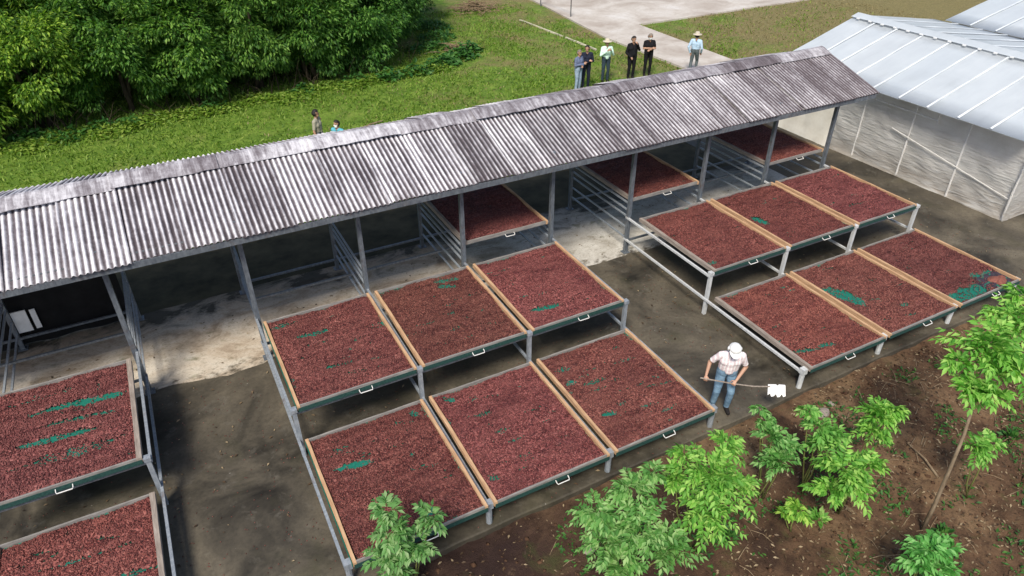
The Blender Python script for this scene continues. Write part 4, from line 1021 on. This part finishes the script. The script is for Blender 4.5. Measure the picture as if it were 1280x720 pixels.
    def garment(name, sel, off, mat, wr=0., lab_=None):
        ff = fa[sel]
        if not len(ff): return
        ids, inv = np.unique(ff, return_inverse=True); P = co[ids].copy(); Nn = no[ids]
        o_ = off + (wr*np.array([noise.noise((p[0]*9+1, p[1]*9, p[2]*14)) for p in P]) if wr else 0)
        P = P + Nn*(o_[:,None] if wr else off); g_ = np_mesh(name, P, inv.reshape(-1,4), mat, True); return link(name, g_, o)
    # trousers reach over the shirt's lower edge a little
    if shirt: garment('shirt', (lab == 2), .013, shirt, .007)
    if pants: garment('trousers', (lab == 3), .010, pants, .006)
    if shoes: garment('shoes', (lab == 5), .006, shoes)
    hc = np.array(hp(0,.0,.125)); fw = np.array(hp(0,-1,.125))-hc; fw /= np.linalg.norm(fw); upv = np.array(hp(0,0,1.125))-hc; upv /= np.linalg.norm(upv)
    rel = ce-hc; f_ = rel@fw/k; u_ = rel@upv/k
    if hair: garment('hair', ((lab == 0)|(lab == 1)) & ((u_ > .045) & (f_ < .075) | (f_ < .005) & (u_ > -.085)) & (np.abs(rel-np.outer(rel@fw,fw)-np.outer(rel@upv,upv)).max(1) < .2), .014, hair, .006)
    if mask: garment('face_mask', (lab == 0) & (u_ < -.025) & (u_ > -.115) & (f_ > .035), .008, M['white'])
    mb = MB()
    for s in (-1,1):
        c = hp(s*.032,-.086,.107); mb.tube([c-Vector((0,0,.006*k)), c+Vector((0,0,.006*k))], [.011*k,.011*k], 6)
    mb.build('eyes', M['eye'], o)
    if hat == 'straw':
        mb = MB(); mb.lathe([(.19,-.012),(.18,.0),(.11,.012),(.100,.03),(.092,.085),(.06,.105),(.001,.108)], 20); b = mb.build('straw_hat', M['straw'], o, smooth=True)
        b.location = hp(0,.0,.165); b.rotation_euler = (head_pitch, 0, head_yaw); b.scale = (k,)*3
    if hat == 'cap':
        garment('white_cap', ((lab == 0)|(lab == 1)) & ((u_ > .015) | (f_ < .0) & (u_ > -.11)), .022, M['white'], .006)
        mb = MB(); vs = []
        for j in range(4):
            for i in range(9):
                a = math.pi*(i/8)*.8+math.pi*.1; r = .095+.028*j; vs.append((math.cos(a)*(.095+.004*j), -math.sin(a)*r, -.012*j*math.sin(a)))
        vs += [(x,y,z-.006) for x,y,z in vs]; fs = [(j*9+i,j*9+i+1,(j+1)*9+i+1,(j+1)*9+i) for j in range(3) for i in range(8)]
        mb.add(vs, fs+[tuple(36+c for c in f[::-1]) for f in fs]); b = mb.build('cap_brim', M['white'], o, smooth=True)
        b.location = hp(0,-.0,.145); b.rotation_euler = (head_pitch,0,head_yaw)
    return o
KK = {}
def C_(n, c): KK[n] = cloth(n, c); return KK[n]
jeans = plain('blue_jeans', (.085,.16,.26), (.22,.34,.46), 6, .9, .15, .2); black = C_('black_cloth', (.012,.012,.015)); navy = C_('navy_cloth', (.018,.022,.04)); darkjeans = C_('dark_jeans', (.035,.055,.075))
bluegrey = C_('blue_grey_cloth', (.13,.16,.26)); palejeans = C_('pale_jeans', (.28,.36,.48)); mint = C_('mint_cloth', (.62,.82,.72)); sky_ = C_('light_blue_cloth', (.42,.56,.72)); grey = C_('grey_cloth', (.10,.12,.13))
khaki = C_('khaki_cloth', (.33,.31,.24)); teal = C_('teal_cloth', (.10,.36,.44)); shoe = C_('dark_shoe', (.02,.018,.018)); leather = C_('tan_bag', (.05,.045,.045))
cross = (((-.25,-.03,1.12),(.04,-.21,1.16)),((.25,-.03,1.10),(-.04,-.235,1.10)))
man = person((7.07,-5.40,0), -.55, 'man in white cap, pink striped shirt and blue jeans carrying a rake in the aisle', 1.66, lean=.20, head_pitch=.55,
    arms=(((-.33,.02,1.10),(-.40,-.15,.93)),((.31,-.03,1.06),(.13,-.22,.89))), legs=(((-.12,-.05,.49),(-.13,.03,.085)),((.12,-.10,.50),(.12,-.02,.085))),
    shirt=M['stripes'], pants=jeans, shoes=shoe, hair=M['hair'], hat='cap', vox=.008, curl=1.0, hand_n=((.3,.2,-.9),(-.2,.3,-.9)))
rk = tag(empty('rake', (7.07,-5.40,0), -.55), 'wooden rake with a notched white head held level by the man in the aisle', 'rake')
mb = MB(); mb.tube([(-.50,-.20,.88),(.1,-.235,.80),(.45,-.21,.74),(.76,-.14,.69)], .013, 8); mb.build('handle', M['oldwood'], rk)
mb = MB(); prof = [(1.06,.68),(1.30,.685),(1.34,.66),(1.38,.685),(1.56,.68),(1.57,.46),(1.50,.44),(1.46,.50),(1.40,.44),(1.33,.43),(1.29,.50),(1.22,.45),(1.15,.44),(1.12,.51),(1.05,.47)]
N = len(prof); vs = [(.22+(x-.22)*.60,-.13-(.68-z)*.5,.70+(z-.66)*.66) for x,z in prof]+[(.22+(x-.22)*.60,-.105-(.68-z)*.5,.70+(z-.66)*.66) for x,z in prof]
mb.add(vs, [tuple(range(N)), tuple(range(N,2*N))[::-1]]+[(i,N+i,N+(i+1)%N,(i+1)%N) for i in range(N)]); mb.build('rake_head', M['white'], rk)
person((14.47,11.23,-.03), .35, 'stout person in blue grey shirt and pale jeans with folded arms', 1.62, arms=cross, shirt=bluegrey, pants=palejeans, shoes=shoe, sleeve='long', hair=M['greyhair'], stout=1.12)
person((14.93,11.38,-.03), -.35, 'dark haired person in dark navy clothes half hidden beside the blue grey shirt', 1.70, head_yaw=-.4, arms=cross, shirt=navy, pants=navy, shoes=shoe, sleeve='long', hair=M['hair'])
person((16.12,11.74,-.03), -.25, 'person in straw hat, pale mint shirt and dark jeans, both hands raised', 1.70, arms=(((-.26,-.06,1.10),(-.07,-.24,1.30)),((.26,-.06,1.10),(.09,-.25,1.32))), shirt=mint, pants=darkjeans, shoes=shoe, sleeve='long', hair=M['hair'], hat='straw')
person((17.31,11.59,-.03), -.1, 'long haired person all in black holding one hand up to the face', 1.72, head_pitch=.1, arms=(((-.28,.02,1.08),(-.16,-.14,.92)),((.25,-.10,1.16),(.07,-.21,1.42))), shirt=black, pants=black, shoes=shoe, sleeve='long', hair=M['hair'], stout=1.2)
person((18.17,11.62,-.03), -.3, 'grey haired person in black tee and face mask with bare folded arms', 1.72, head_pitch=.2, arms=cross, shirt=black, pants=black, shoes=shoe, hair=M['greyhair'], mask=True, stout=1.1)
person((19.95,10.80,.03), 2.2, 'person in straw hat, light blue shirt and grey trousers walking on the pale path', 1.66, arms=(((-.28,.06,1.08),(-.24,-.10,.88)),((.28,.10,1.10),(.20,.06,.88))), legs=(((-.10,-.14,.50),(-.10,-.08,.10)),((.10,.02,.49),(.10,.22,.12))), shirt=sky_, pants=grey, shoes=shoe, sleeve='long', hair=M['hair'], hat='straw')
person((3.61,9.18,-.04), 1.0, 'black haired person in khaki shirt looking right, left one of two behind the roof', 1.72, head_yaw=.3, shirt=khaki, pants=darkjeans, shoes=shoe, hair=M['hair'])
person((4.02,8.35,-.04), -.9, 'black haired person in teal top, only the head and shoulders above the roof ridge', 1.58, head_yaw=-.3, shirt=teal, pants=darkjeans, shoes=shoe, hair=M['hair'], mask=True)
